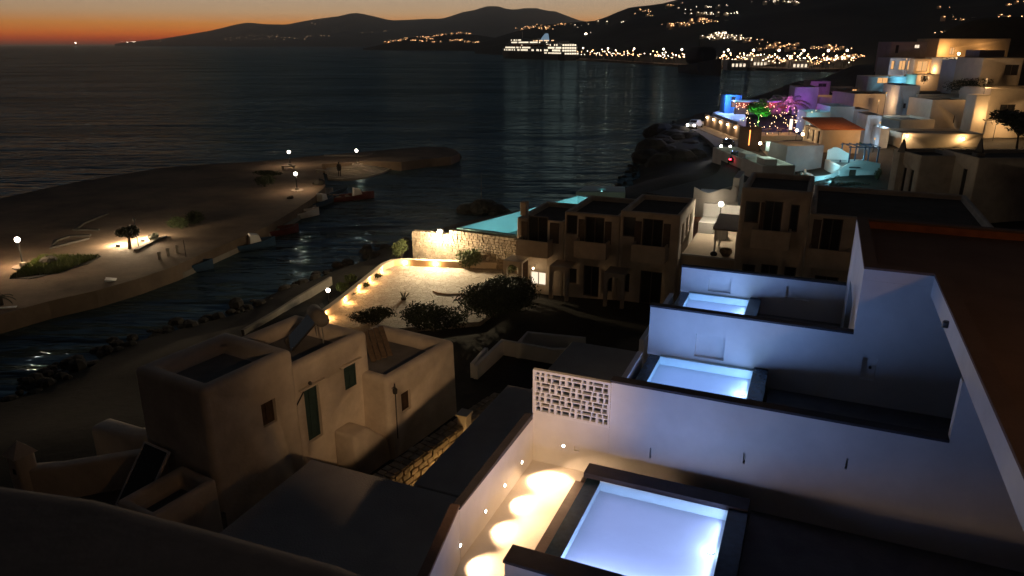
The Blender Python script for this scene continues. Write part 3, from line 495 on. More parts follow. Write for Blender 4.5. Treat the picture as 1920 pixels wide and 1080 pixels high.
# pools
def pool(label, s0, s1, t0, t1, zw, lampt, watts, near):
    c = ((s0+s1)/2, (t0+t1)/2)
    p = thing('plunge_pool', label, 'pool', site(*c, zw-1.2), AXD, 'lit plunge pools of the villas')
    w_, d_ = (s1-s0)/2, (t1-t0)/2
    mb = MB(); D = 1.15; e = .12
    MB().box(-w_-e, -d_-e, 0, w_+e, d_+e, .97).build('basin', M['pool_liner'], p)
    mb.box(-w_-e, -d_-e, .972, -w_, d_+e, D); mb.box(w_, -d_-e, .972, w_+e, d_+e, D+.06)
    mb.box(-w_, -d_-e, .972, w_, -d_, D+.06); mb.box(-w_, d_, .972, w_, d_+e, D+.06)
    mb.build('side_tiles', M['pool_tile'], p)
    MB().quad((-w_, -d_, 1.2), (w_, -d_, 1.2), (w_, d_, 1.2), (-w_, d_, 1.2)).build('water', M['pool_water'], p)
    MB().box(-w_-.30, -d_-e, .3, -w_-e-.002, d_+e, D+.02).box(-w_-e-.001, -d_-e, D+.001, -w_+.0, d_+e, D+.02).build('overflow_edge', M['tile_blue'], p)
    MB().box(w_+.0, -d_-e, D+.063, w_+.36, d_+e+.0, D+.12).box(w_+e+.002, -d_-e, .0, w_+.36, d_+e, D+.062).build('curb', M['tile_blue'], p)
    if near:
        MB().box(-w_-.36, d_+.0, D+.063, w_+.36, d_+.40, D+.17).box(-w_-.36, d_+e+.002, 0, w_+.36, d_+.40, D+.062).build('curb', M['cap'], p)
        MB().box(-w_-.80, -d_-.42, 0, w_+.36, -d_-e-.002, D+.16).build('curb', M['plaster'], p)
        MB().box(-w_-.82, -d_-.46, D+.162, w_+.36, -d_+.0, D+.22).build('curb', M['cap'], p)
        MB().box(-w_-.52, -d_, .2, -w_-.302, d_-.05, D-.03).build('curb', M['curb_brown'], p)
    MB().box(-w_-.6 if not near else -w_-.3, -d_-e, -2.2, w_+.3, d_+e, -.002).build('plinth', M['plaster'], p)
    lm = MB().tube((w_-.16, lampt, .971), (w_-.16, lampt, .99), .07, .07, 14).build('pool_lamp', M['steel'], p)
    MB().tube((w_-.16, lampt, .991), (w_-.16, lampt, 1.0), .05, .045, 14).build('lens', M['bulb_pool'], lm)
    def strip(loc, rot, sx, sy, pw):  # unseen area lights added to even out the pool glow and wall spill
        ar = bpy.data.lights.new('pool_fill_light', 'AREA'); ar.shape = 'RECTANGLE'; ar.energy = watts*pw; ar.color = (.37, .48, 1.0) if near else (.25, .43, 1.0); ar.size, ar.size_y = sx, sy
        ao = bpy.data.objects.new('pool_fill_light', ar); col.objects.link(ao); ao.parent = p; ao.location = loc; ao.rotation_euler = rot
    strip((w_-.05, 0, 1.09), (0, rad(100), 0), .1, d_*1.8, .20); strip((0, -d_+.05, 1.09), (rad(116), 0, 0), w_*1.8, .1, .50 if near else .76)
    strip((0, 0, 1.185), (0, 0, 0), w_*1.92, d_*1.92, .17)                             # unseen sheet added under the surface for the glow of the lit water
    light(p, (w_-.18, lampt, 1.09), watts*.03, (.62, .95, 1.0), .06)
    return p
pool('nearest glowing plunge pool, largest in view, beside the warm walkway', -3.3, -.72, 9.78, 12.5, 8.40, .30, 95, True)
pool('second glowing plunge pool, framed by two partition walls', -3.25, -.82, 14.6, 18.02, 8.95, .75, 125, False)
pool('farthest and smallest looking plunge pool below the lowest partition wall', -3.42, -1.46, 20.0, 23.67, 8.95, .9, 125, False)
pool('plunge pool of the nearest villa, below the picture edge', -3.3, -.72, 5.0, 8.7, 7.9, -.5, 60, False)
for t0, s0, zz in ((16.3, -3.75, 9.0), (21.8, -3.95, 8.9)):
    q = tag(slab('pool_retaining_wall', s0-.12, t0-2.7, 5, s0+.02, t0+1.75, zz, M['plaster']), ('white retaining wall outside the second plunge pool' if t0 < 20 else 'white retaining wall outside the farthest plunge pool'), 'wall')
# recessed lights in the walkway walls
def wall_light(loc, rotz, label, watts=190):
    p = thing('recessed_wall_light', label, 'light', loc, rotz, 'recessed lights of the walkway')
    MB().tube((0, 0, 0), (0, -.012, 0), .05, .05, 12).build('trim', M['steel'], p)
    MB().tube((0, -.012, 0), (0, -.016, 0), .032, .03, 12).build('lens', M['bulb_white'], p)
    spot(p, (0, -.03, 0), (0, -1, -.55), watts, (1, .62, .34), 92, .55, .06)
wall_light(site(-4.38, 13.295, 8.55), AXD, 'small round light in the end wall under the pierced screen')
for i, (t0, nm) in enumerate([(12.59, 'farthest'), (11.65, 'second farthest'), (10.71, 'third farthest'), (9.62, 'fourth farthest'), (8.6, 'nearest')]):
    wall_light(site(-5.10, t0, 8.36), AXD+90, nm + ' small round light along the walkway parapet')
gl2 = thing('roof_fill_lamp', 'added amber lamp post out of view, lighting the brown villa roof', 'lamp', site(10.5, 10.5, 7), AXD)  # unseen lamp added to brighten the villa roof
MB().tube((0, 0, -2), (0, 0, 9.8), .06).build('post', M['metal'], gl2); MB().ball((0, 0, 10), .18, 10, 6).build('globe', M['bulb_amber'], gl2); light(gl2, (0, 0, 10), 1700, (1, .5, .2), .2)
# folded deck chair on the third terrace
dc = thing('deck_chair', 'dark reclining deck chair on the farthest pool terrace', 'chair', site(.35, 20.6, 8.5), AXD+8)
MB().box(-.75, -.3, .28, .45, .3, .33).build('seat', M['metal'], dc, bevel=.01)
MB().obox((.72, 0, .52), (.36, .3, .025), (math.cos(.75), 0, math.sin(.75)), (0, 1, 0), (-math.sin(.75), 0, math.cos(.75))).build('backrest', M['metal'], dc)
for x in (-.6, .4):
    for y in (-.27, .27): MB().box(x-.025, y-.025, 0, x+.025, y+.025, .28).build('leg', M['metal'], dc)
# lower roofs of the neighbouring villas
def roofblock(name, label, s0, t0, z0, s1, t1, z1, m):
    p = thing(name, label, 'building', site((s0+s1)/2, (t0+t1)/2, z0), AXD)
    w_, d_ = (s1-s0)/2, (t1-t0)/2
    MB().box(-w_, -d_, 0, w_, d_, z1-z0).build('wall', M['plaster'], p)
    MB().box(-w_-.03, -d_-.03, z1-z0+.002, w_+.03, d_+.03, z1-z0+.12).build('roof', m, p, bevel=.03)
    return p
roofblock('lower_villa', 'pale flat roofed lower building between old houses and walkway', -11.94, 4, 2.2, -5.27, 13.86, 5.88, M['roof_grey'])
roofblock('lower_villa', 'dark flat roofed lower building beside the rubble stone wall', -8.72, 14.0, 2.2, -5.27, 20.3, 5.86, M['roof_grey'])
roofblock('lower_villa', 'dark grey flat roof left of the second plunge pool', -7.9, 20.34, 2.2, -4.2, 24.8, 5.85, M['roof_grey'])
# dark roof edge just below the viewpoint
nr = thing('near_roof', 'dark blurred roof edge filling the lower left corner', 'roof', (-1.5, 1.5, 9))
edge = [(-9, 4.6), (-6, 4.15), (-4.2, 3.98), (-3.24, 3.92), (-2.49, 3.76), (-1.61, 3.45), (-.91, 3.19), (-.37, 2.91), (.1, 2.5), (.3, 1.9), (.2, .9), (-9, .9)]
MB().prism([(x+1.5, y-1.5) for x, y in edge], 0, 5.44).build('wall', M['rooftop_old'], nr, True, bevel=.22, seg=5)

# ================================================================ OLD ROUNDED HOUSES
HA = rad(30.2)
def old(a, b_, z): return (a*math.cos(HA)+b_*math.sin(HA), -a*math.sin(HA)+b_*math.cos(HA), z)
def rounded(label, a0, b0, a1, b1, z0, z1, bev, cuts, name='old_house', rim=.5, drop=.42, rot=-30.2, loc=None, m='plaster_old', rm='rooftop_old'):
    c = ((a0+a1)/2, (b0+b1)/2)
    p = thing(name, label, 'house', loc or old(*c, z0), rot)
    w_, d_, h = (a1-a0)/2, (b1-b0)/2, z1-z0
    mb = MB()
    o8 = lambda w, d, z: [(-w, -d, z), (w, -d, z), (w, d, z), (-w, d, z)]
    k = .985
    v = o8(w_*1.02, d_*1.02, -1.0) + o8(w_*k, d_*k, h) + o8(w_*k-rim, d_*k-rim, h-.02) + o8(w_*k-rim-.05, d_*k-rim-.05, h-drop)
    f = [(3, 2, 1, 0)]
    for r in range(3): f += [(4*r+i, 4*r+(i+1) % 4, 4*r+4+(i+1) % 4, 4*r+4+i) for i in range(4)]
    f.append((12, 13, 14, 15))
    o = mb.add(v, f).build('wall', M[m], p, True, bevel=bev, seg=5)
    cu = MB()
    for q in cuts: cu.box(*q)
    if cuts: carve(o, cu)
    q = rim+.07
    MB().quad(*o8(w_*k-q, d_*k-q, h-drop+.006)).build('roof', M[rm], p)
    return p
def opening(p, x, y0, y1, z0, z1, m='teal', kind='window', lintel=True, rec=.16):
    """a wooden leaf set back in an opening of a wall that faces +x"""
    o = MB().box(x-rec-.05, y0, z0, x-rec, y1, z1).build(kind, M[m], p)
    f = MB()
    for (a, b_, c, d) in ((y0, z0, y0+.05, z1), (y1-.05, z0, y1, z1), (y0+.05, z1-.06, y1-.05, z1), (y0+.05, z0, y1-.05, z0+.06), ((y0+y1)/2-.025, z0+.06, (y0+y1)/2+.025, z1-.06)):
        f.box(x-rec-.001, a, b_, x-rec+.03, c, d)
    f.build('frame', M[m], o)
    if lintel: MB().box(x-.02, y0-.22, z1+.09, x+.10, y1+.25, z1+.14).build('lintel', M['plaster_old'], o)
    return o
zA = 2.4
hA = rounded('left old plastered house with small window, largest of three', -19.6, 11.1, -16.4, 14.5, zA, 7.9, .46, [(1.3, .70-.5, 3.4, 1.9, 1.25-.5, 4.2)])
opening(hA, 1.6, .2, .75, 3.4, 4.2, 'wood', lintel=False)
hB = rounded('middle old plastered house with tall door and teal shutter', -20.4, 14.35, -16.7, 18.3, zA, 7.12, .34, [(1.5, 14.99-16.325, 1.75, 2.2, 15.66-16.325, 3.7), (1.5, 16.9-16.325, 2.9, 2.2, 17.5-16.325, 3.76)])
opening(hB, 1.85, -1.335, -.665, 1.75, 3.7, 'teal', 'door')
opening(hB, 1.85, .575, 1.175, 2.9, 3.76, 'teal', 'shutter', rec=.05)
MB().ball((1.92, -1.1, 3.93), .07, 8, 5).build('porch_light', M['metal'], hB)
MB().tube((1.86, -1.72, 1.0), (1.86, -1.72, 3.35), .025).tube((1.86, -1.72, 3.35), (1.86, -1.35, 3.72), .025).build('conduit', M['metal'], hB)
hC = rounded('right old plastered house with wall lantern and small square window', -19.5, 17.75, -15.5, 22.1, zA-.5, 5.62, .42, [(1.8, 18.5-19.925, 2.05, 2.4, 19.05-19.925, 2.85)])
opening(hC, 2.0, -1.425, -.875, 2.05, 2.85, 'wood', lintel=False)
ln = MB().lathe([(.03, 0), (.08, .04), (.09, .2), (.03, .27)], (2.12, -1.9, 3.1), 8).build('wall_lantern', M['metal'], hC)
MB().tube((1.97, -1.9, 3.3), (2.12, -1.9, 3.4), .015).build('bracket', M['metal'], ln)
MB().tube((2.02, -1.78, 1.2), (2.02, -1.78, 3.45), .02).build('drain_pipe', M['metal'], hC)
# annexes of the left house
pa = rounded('low rounded patio wall in front of the left old house', -17.7, 8.9, -16.15, 11.0, 2.2, 5.25, .25, [(.6, -.9, 1.1, 1.0, -.35, 1.75)], name='patio_annexe', rim=.25, drop=.5)
MB().box(.5, -.95, 1.0, .56, -.3, 1.85).build('window', M['wood'], pa)
def lowwall(label, pts, th, z0, z1, m='plaster_old', cat='wall', name='low_wall', bev=.1):
    o = MB().path_wall([p[:2] for p in pts], th, z0, z1).build(name, M[m], None, True, bevel=bev, seg=3)
    return tag(o, label, cat)
lowwall('low rounded wall between chimney and left old house', [old(-22.2, 8.6, 0), old(-21.2, 9.4, 0), old(-19.6, 11.3, 0)], .45, 2, 5.0)
lowwall('dim low wall behind the chimney, stepping up to the left house', [old(-22.6, 11.4, 0), old(-20.8, 11.6, 0), old(-19.7, 12.6, 0)], .8, 2, 5.1, bev=.2)
ptf = struct(MB().prism([old(-22.2, 8.6, 0)[:2], old(-19.5, 11.2, 0)[:2], old(-16.3, 11.2, 0)[:2], old(-16.3, 8.0, 0)[:2]], 2.0, 3.9).build('patio_floor', M['rooftop_old']))
ch = thing('chimney', 'white chimney with pointed cap at far lower left', 'chimney', old(-22.0, 8.7, 2.5), -30.2)
MB().box(-.28, -.28, 0, .28, .28, 3.0).build('shaft', M['plaster_old'], ch, True, bevel=.08, seg=3)
MB().add([(-.34, -.34, 3.0), (.34, -.34, 3.0), (.34, .34, 3.0), (-.34, .34, 3.0), (0, 0, 3.42)], [(3, 2, 1, 0), (0, 1, 4), (1, 2, 4), (2, 3, 4), (3, 0, 4)]).build('cap', M['plaster_old'], ch)
MB().box(.02, -.30, 2.45, .16, -.283, 2.62).build('vent', M['cloth_dark'], ch)
sp_ = thing('sun_collector', 'dark tilted panel with pale frame leaning by the left house', 'panel', old(-18.75, 10.35, 3.9), -30.2)
tl = .9; ax_, az_ = (1, 0, 0), (0, math.cos(tl), math.sin(tl)); nn_ = (0, -math.sin(tl), math.cos(tl))
MB().obox((0, 0, .85), (.55, .95, .02), ax_, az_, nn_).build('panel', M['glass'], sp_)
for sx in (-.57, .57): MB().obox((sx, 0, .85), (.03, .97, .04), ax_, az_, nn_).build('frame', M['white'], sp_)
for sy in (-.96, .96): MB().obox((0, sy*math.cos(tl), .85+sy*math.sin(tl)), (.54, .03, .04), ax_, az_, nn_).build('frame', M['white'], sp_)
for sx in (-.5, .5): MB().tube((sx, .55, 0), (sx, .5, 1.5), .02).build('strut', M['steel'], sp_)
sh = thing('solar_water_heater', 'solar water heater with round tank on the middle old roof', 'water heater', old(-18.4, 17.2, 6.75), -60)
MB().tube((-.55, .25, .95), (.55, .25, .95), .26, .26, 14).build('tank', M['rooftop_old'], sh, True)
tl = .75; az_ = (0, math.cos(tl), math.sin(tl)); nn_ = (0, -math.sin(tl), math.cos(tl))
MB().obox((0, -.35, .5), (.5, .75, .035), (1, 0, 0), az_, nn_).build('collector', M['glass'], sh)
for sx in (-.45, .45): MB().tube((sx, .25, 0), (sx, .25, .8), .02).build('leg', M['steel'], sh); MB().tube((sx, -.85, 0), (sx, -.85, .1), .02).build('leg', M['steel'], sh)
tb = thing('roof_planks', 'weathered planks propped on the right old roof', 'planks', old(-18.2, 20.2, 5.25), 20)
for k in range(4): MB().obox((-.2+k*.22, 0, .25+.05*k), (.1, 1.0, .02), (1, 0, 0), (0, .97, .25), (0, -.25, .97)).build('plank', M['wood_mid'], tb)
st_ = thing('house_stair', 'rounded white stair wall between the middle and right old houses', 'stair', old(-16.0, 16.6, 2.0), -30.2)
MB().add([(-.7, -.5, 0), (.45, -.5, 0), (.45, 1.9, 0), (-.7, 1.9, 0), (-.7, -.5, 2.1), (.3, -.5, 2.1), (.3, .3, 2.1), (-.7, .3, 2.1), (.4, 1.9, .5), (-.7, 1.9, .5)],
         [(3, 2, 1, 0), (0, 1, 5, 4), (4, 5, 6, 7), (7, 6, 8, 9), (1, 2, 8, 6, 5), (2, 3, 9, 8), (3, 0, 4, 7, 9)]).build('stair_wall', M['plaster_old'], st_, True, bevel=.15, seg=4)
# rubble wall beside the alley, stone by stone
def rubble(name, label, p0, p1, z0, z1, th, sz, seed, ztop1=None, top=True):
    rr = random.Random(seed); p0, p1 = Vector((*p0[:2], 0)), Vector((*p1[:2], 0)); d = (p1-p0); L = d.length; d.normalize(); nrm = Vector((d.y, -d.x, 0))
    w = thing(name, label, 'wall', ((p0.x+p1.x)/2, (p0.y+p1.y)/2, z0), math.degrees(math.atan2(d.y, d.x)))
    zt = ztop1 if ztop1 is not None else z1
    MB().add([(-L/2, -th/2+.05, 0), (L/2, -th/2+.05, 0), (L/2, th/2-.05, 0), (-L/2, th/2-.05, 0), (-L/2, -th/2+.05, z1-z0-.04), (L/2, -th/2+.05, zt-z0-.04), (L/2, th/2-.05, zt-z0-.04), (-L/2, th/2-.05, z1-z0-.04)],
             [(0, 3, 2, 1), (4, 5, 6, 7), (0, 1, 5, 4), (1, 2, 6, 5), (2, 3, 7, 6), (3, 0, 4, 7)]).build('core', M['mortar'], w)
    def stone(x, y, z, a, b_, c): 
        j = lambda: rr.uniform(.68, 1.0)
        return [(x+sx*a*j(), y+sy*b_*j(), z+sz_*c*j()) for sz_ in (-1, 1) for sx, sy in ((-1, -1), (1, -1), (1, 1), (-1, 1))]
    F = [(0, 3, 2, 1), (4, 5, 6, 7), (0, 1, 5, 4), (1, 2, 6, 5), (2, 3, 7, 6), (3, 0, 4, 7)]
    mb = MB(); z = sz*.4
    while z < max(z1, zt)-z0:
        x = -L/2
        hh = sz*rr.uniform(.75, 1.15)
        while x < L/2:
            lw = sz*rr.uniform(.8, 1.9)
            if z < (z1+(zt-z1)*(x/L+.5))-z0-.05:
                mb.add(stone(x+lw/2, -th/2+.04, z, lw*.49, .06+rr.random()*.04, hh*.47), F)
            x += lw
        z += hh*.95
    if top:
        x = -L/2
        while x < L/2:
            lw = sz*rr.uniform(.8, 1.6); zz = (z1+(zt-z1)*((x+lw/2)/L+.5))-z0
            for y in (-th*.25, th*.25): mb.add(stone(x+lw/2, y+rr.uniform(-.03, .03), zz-.03, lw*.47, th*.24, .06), F)
            x += lw
    q = mb.build('stones', M['stone'], w); q['kind'] = 'stuff'
    return w
rubble('rubble_wall', 'rubble stone wall lit amber beside the old houses alley', site(-10.75, 14.2), site(-9.5, 21.2), 1.6, 5.0, .6, .24, 5)
gp = thing('gate_pillar', 'pale square pillar on the amber rubble wall', 'pillar', site(-9.72, 18.9, 3.0), AXD)
MB().box(-.17, -.2, 0, .17, .2, 2.35).build('shaft', M['plaster_old'], gp, bevel=.03); MB().box(-.21, -.24, 2.352, .21, .24, 2.42).build('cap', M['plaster_old'], gp)
al = thing('alley_lantern', 'small amber alley lantern on the rubble wall', 'lantern', site(-9.15, 17.2, 2.2), AXD)
MB().lathe([(.03, 0), (.1, .05), (.12, .25), (.03, .34)], (0, 0, 1.75), 8).build('housing', M['metal'], al); MB().tube((.15, 0, 1.5), (0, 0, 1.8), .02).build('bracket', M['metal'], al)
MB().ball((0, 0, 1.72), .07).build('bulb', M['bulb_amber'], al); light(al, (0, 0, 1.6), 60, (1, .6, .22), .06)
# floodlight added out of view to wash the old houses
fl = thing('house_fill_light', 'small added warm floodlight, out of view, aimed at the old houses', 'floodlight', site(2.0, 3.0, 14.2), 0)
MB().box(-.12, -.12, 0, .12, .06, .18).build('housing', M['metal'], fl); MB().box(-.1, .062, .02, .1, .075, .16).build('lens', emis('house_fill_lens', WARM, .6), fl)
tgt = Vector(old(-15.8, 19.6, 5.6)) - Vector(site(2.0, 3.0, 14.2))
spot(fl, (-.1, .2, .05), tuple(tgt), 4800, (1, .60, .30), 33, 1.0, .12)
fl2 = thing('hotel_fill_light', 'added warm floodlight, out of view above the viewpoint, aimed at the hotel', 'floodlight', site(1.0, -.5, 20.5), 0)  # second unseen floodlight, added to brighten the hotel fronts
MB().box(-.12, -.12, 0, .12, .06, .18).build('housing', M['metal'], fl2); MB().box(-.1, .062, .02, .1, .075, .16).build('lens', emis('hotel_fill_lens', WARM, .6), fl2)
spot(fl2, (0, .2, .05), tuple(Vector(site(-10, 41, 9.4)) - Vector(site(1.0, -.5, 20.5))), 300, (1, .62, .32), 27, 1.0, .12)
# garden beds with low kerb walls in the dark court
for pts, lb in (([(-1.71,30.36,2.6),(-0.49,33.5,2.6),(1.97,32.37,2.6),(2.92,32.37,2.6)], 'bent low garden kerb wall right of the old houses'), ([(0.29,32.99,2.7),(0.81,34.52,2.7),(3.76,33.74,2.7)], 'angled low garden kerb wall behind the bent one')):
    lowwall(lb, pts, .22, 1.9, 2.85, 'plaster', bev=.03, name='garden_kerb')
lowwall('short pale wall edge catching light beside the right old house', [(-1.87,30.51,2.8),(-1.26,32.37,2.8)], .2, 1.8, 2.9, 'plaster', bev=.03, name='garden_kerb')
# ================================================================ VEGETATION
def bush(label, loc, r, n, size=.12, m='leaf', name='bush', seed=None, group=None):
    rr = random.Random(seed or int(abs(loc[0]*91+loc[1]*37)*10)+n)
    p = thing(name, label, 'bush', loc, 0, group)
    n, size = int(n*2.2), size*.62
    mb = MB()
    for k in range(5):
        c = (rr.uniform(-.45, .45)*r[0], rr.uniform(-.45, .45)*r[1], r[2]*rr.uniform(.6, 1.0))
        mb.leaves(c, (r[0]*.65, r[1]*.65, r[2]*.7), n//5, size, rr)
    mb.build('foliage', M[m], p)
    st = MB()
    for k in range(4): st.tube((rr.uniform(-.1, .1), rr.uniform(-.1, .1), -.1), (rr.uniform(-.5, .5)*r[0], rr.uniform(-.5, .5)*r[1], r[2]), .04, .015, 5)
    st.build('stem', M['bark'], p)
    return p
def tree(label, loc, h, r, n, size, m='leaf', seed=1, name='tree'):
    rr = random.Random(seed); p = thing(name, label, 'tree', loc)
    tk = MB(); top = Vector((rr.uniform(-.2, .2), rr.uniform(-.2, .2), h*.45)); tk.tube((0, 0, -.2), top, .16, .1)
    cr_ = MB()
    for k in range(9):
        a = 2.4*k; e = top + Vector((math.cos(a)*r*.55*rr.uniform(.4, 1), math.sin(a)*r*.55*rr.uniform(.4, 1), h*rr.uniform(.15, .45)))
        tk.tube(top, e, .07, .025, 6); cr_.leaves(e, (r*.5, r*.5, h*.2), n//9, size, rr, .2)
    tk.build('trunk', M['bark'], p); cr_.build('crown', M[m], p)
    return p
def palm(label, loc, h, L, nf, m='leaf_pale', seed=1):
    rr = random.Random(seed); p = thing('palm_tree', label, 'palm', loc)
    MB().tube((0, 0, -.2), (.05, 0, h), .16, .11, 9).build('trunk', M['bark'], p)
    mb = MB()
    for k in range(nf):
        a = 2*math.pi*k/nf+rr.uniform(-.2, .2); el = rr.uniform(.1, 1.1); prev = Vector((.05, 0, h)); d = Vector((math.cos(a)*math.cos(el), math.sin(a)*math.cos(el), math.sin(el)))
        sd = Vector((-math.sin(a), math.cos(a), 0))
        for j in range(7):
            nx_ = prev + d*L/7; d = (d + Vector((0, 0, -.22))).normalized()
            for sgn in (-1, 1):
                for q in (.25, .75):
                    b0 = prev.lerp(nx_, q); e = b0 + sd*sgn*L*.22*(1-j/9) + d*L*.12 + Vector((0, 0, -.06*L))
                    mb.tri(b0, b0 + d*L*.06, e)
            mb.tube(prev, nx_, .02, .012, 4); prev = nx_
    mb.build('frond', M[m], p)
    return p
# ================================================================ PLAZA, LOW WALL WITH STEP LIGHTS, STONE WALL, INFINITY POOL
pave = bpy.data.materials.new('flagstone_paving'); pave.use_nodes = True
n, l = pave.node_tree.nodes, pave.node_tree.links; b = n['Principled BSDF']; b.inputs['Roughness'].default_value = .8
g = n.new('ShaderNodeNewGeometry'); vo = n.new('ShaderNodeTexVoronoi'); vo.feature = 'DISTANCE_TO_EDGE'; vo.inputs['Scale'].default_value = 3.3
v2 = n.new('ShaderNodeTexVoronoi'); v2.inputs['Scale'].default_value = 3.3; ns = n.new('ShaderNodeTexNoise'); ns.inputs['Scale'].default_value = 9
for q in (vo, v2, ns): l.new(g.outputs['Position'], q.inputs['Vector'])
mr2 = n.new('ShaderNodeMapRange'); mr2.inputs['From Max'].default_value = .06; l.new(vo.outputs['Distance'], mr2.inputs['Value'])
cr2 = n.new('ShaderNodeValToRGB'); cr2.color_ramp.elements[0].color = (.30, .26, .21, 1); cr2.color_ramp.elements[1].color = (.46, .41, .34, 1); l.new(v2.outputs['Color'], cr2.inputs[0])
mm = n.new('ShaderNodeMix'); mm.data_type = 'RGBA'; mm.inputs[6].default_value = (.22, .185, .145, 1); l.new(mr2.outputs[0], mm.inputs[0]); l.new(cr2.outputs[0], mm.inputs[7]); l.new(mm.outputs[2], b.inputs['Base Color'])
ad = n.new('ShaderNodeMath'); ad.operation = 'MULTIPLY_ADD'; ad.inputs[1].default_value = .5; l.new(ns.outputs['Fac'], ad.inputs[0]); l.new(mr2.outputs[0], ad.inputs[2])
bp = n.new('ShaderNodeBump'); bp.inputs['Strength'].default_value = .8; bp.inputs['Distance'].default_value = .04; l.new(ad.outputs[0], bp.inputs['Height']); l.new(bp.outputs[0], b.inputs['Normal'])
struct(MB().prism([(-11.39,38.58,2.05)[:2],(-10.55,41.68,2.05)[:2],(-9.44,46.41,2.05)[:2],(-8.58,49.03,2.05)[:2],(-7.74,49.82,2.05)[:2],(0.08,49.55,2.05)[:2],(0.69,43.93,2.05)[:2],(-1.82,37.99,2.05)[:2],(-5.37,37.26,2.05)[:2],(-8.74,36.25,2.05)[:2]], 1.0, 2.05).build('plaza_paving', pave))
LW = [(-11.58,36.14,2.5),(-10.96,38.26,2.5),(-10.36,41,2.5),(-9.89,43.46,2.5),(-9.37,46.19,2.5),(-9.02,47.93,2.5),(-8.53,48.85,2.5),(-7.81,49.12,2.5),(-4.92,48.72,2.5),(-2.26,48.45,2.5),(0,48.19,2.5)]
lw_ = lowwall('curved low plaza wall with row of small step lights', LW, .35, 1.2, 2.5, 'plaster_tan', bev=.04, name='plaza_wall')
def step_light(loc, d, label):
    p = thing('step_light', label, 'light', loc, math.degrees(math.atan2(d[1], d[0]))+90, 'step lights along the curved plaza wall')
    MB().box(-.09, -.03, -.05, .09, 0, .05).build('housing', M['steel'], p); MB().box(-.07, -.045, -.035, .07, -.031, .035).build('lens', M['bulb_amber'], p)
    light(p, (0, -.16, 0), 75, (1, .48, .15), .04)
sl = [((-10.92,38.5,2.28), 'nearest step light on the curved plaza wall, seen past the heater'), ((-10.41,41.14,2.28), 'second step light of the plaza wall, counted from the old houses'), ((-9.9,43.26,2.28), 'third step light of the plaza wall, counted from the old houses'), ((-9.41,45.01,2.28), 'fourth step light of the plaza wall, counted from the old houses'),
      ((-8.75,47.14,2.28), 'fifth step light, before the bend of the plaza wall'), ((-7.6,48.92,2.28), 'step light just past the bend of the plaza wall'), ((-5.41,48.66,2.28), 'step light below the bright floodlight on the plaza wall')]
for q, lb in sl:                                        # fixed to the inner face of the wall
    best = None
    for i in range(len(LW)-1):
        a_, b_ = Vector(LW[i][:2]), Vector(LW[i+1][:2]); ab = b_-a_; t = max(0, min(1, (Vector(q[:2])-a_).dot(ab)/ab.length_squared)); c_ = a_+ab*t
        if best is None or (c_-Vector(q[:2])).length < best[0]: best = ((c_-Vector(q[:2])).length, c_, ab.normalized())
    nrm = Vector((best[2].y, -best[2].x)); c_ = best[1]+nrm*.178
    step_light((c_.x, c_.y, 2.3), nrm, lb)
# the big rubble retaining wall, stones joined
rubble('pool_retaining_rubble_wall', 'tall rubble stone wall holding the turquoise infinity pool', site(-23.6, 44.55), site(-17.0, 44.0), 1.2, 4.42, .6, .23, 8, top=False)
rubble('rubble_wing_wall', 'lower rubble wing wall left of the bright floodlight', site(-26.6, 44.3), site(-23.62, 44.55), 1.2, 4.05, .6, .23, 9)
ip = thing('infinity_pool', 'long turquoise infinity pool above the rubble stone wall', 'pool', site(-19.5, 51, 2.5), AXD)
ipoly = [(-23.3, 44.75), (-17.2, 44.35), (-15.6, 58.9), (-18.8, 59.6)]
lp = [(s_+19.5, t_-51) for s_, t_ in ipoly]
def inset(pl, d):
    cx_, cy_ = sum(p[0] for p in pl)/4, sum(p[1] for p in pl)/4
    return [(p[0]+(cx_-p[0])*d/math.hypot(cx_-p[0], cy_-p[1]), p[1]+(cy_-p[1])*d/math.hypot(cx_-p[0], cy_-p[1])) for p in pl]
MB().prism(lp, 0, .5).build('basin', M['pool_cyan'], ip)
q2 = inset(lp, .45)
wall_ = MB()
for i in range(4):
    j = (i+1) % 4; wall_.add([(*lp[i], .5), (*lp[j], .5), (*q2[j], .5), (*q2[i], .5), (*lp[i], 1.96), (*lp[j], 1.96), (*q2[j], 1.96), (*q2[i], 1.96)], [(0, 1, 5, 4), (5, 6, 2, 1)[::-1], (4, 5, 6, 7), (6, 7, 3, 2), (7, 4, 0, 3)])
wall_.build('rim', M['pool_cyan'], ip)
wl_ = MB().add([(*p, 1.985) for p in lp], [(0, 1, 2, 3)]); wl_.build('water', M['cyan_water'], ip)
for (s_, t_) in ((-19.9, 46.2), (-18.6, 48.4), (-17.9, 51.5), (-17.4, 54.8), (-17.0, 57.6)):
    q = MB().tube((s_+19.5, t_-51, .52), (s_+19.5, t_-51, .6), .16, .16, 12).build('pool_lamp', M['bulb_pool'], ip); light(ip, (s_+19.5, t_-51, .85), 110, (.5, .95, 1.0), .12)
ip2 = thing('spa_pool', 'dim teal spa basin beyond the end of the infinity pool', 'pool', (9.16,73.85,2.6))
MB().prism([(-2.6, -1.2), (2.4, -1.6), (2.8, 1.5), (-1.4, 1.9)], -1.5, .1).build('basin', M['pool_cyan'], ip2)
MB().add([(-2.5, -1.1, .16), (2.3, -1.5, .16), (2.7, 1.4, .16), (-1.3, 1.8, .16)], [(0, 1, 2, 3)]).build('water', M['cyan_water'], ip2)
light(ip2, (.2, .2, .5), 4, (.3, .85, .85), .1)
struct(MB().prism([site(-17.1, 44.4)[:2], site(-6.8, 46.5)[:2], site(-6.0, 60)[:2], site(-15.4, 59)[:2]], 1.5, 3.4).build('pool_terrace', M['terracotta']))
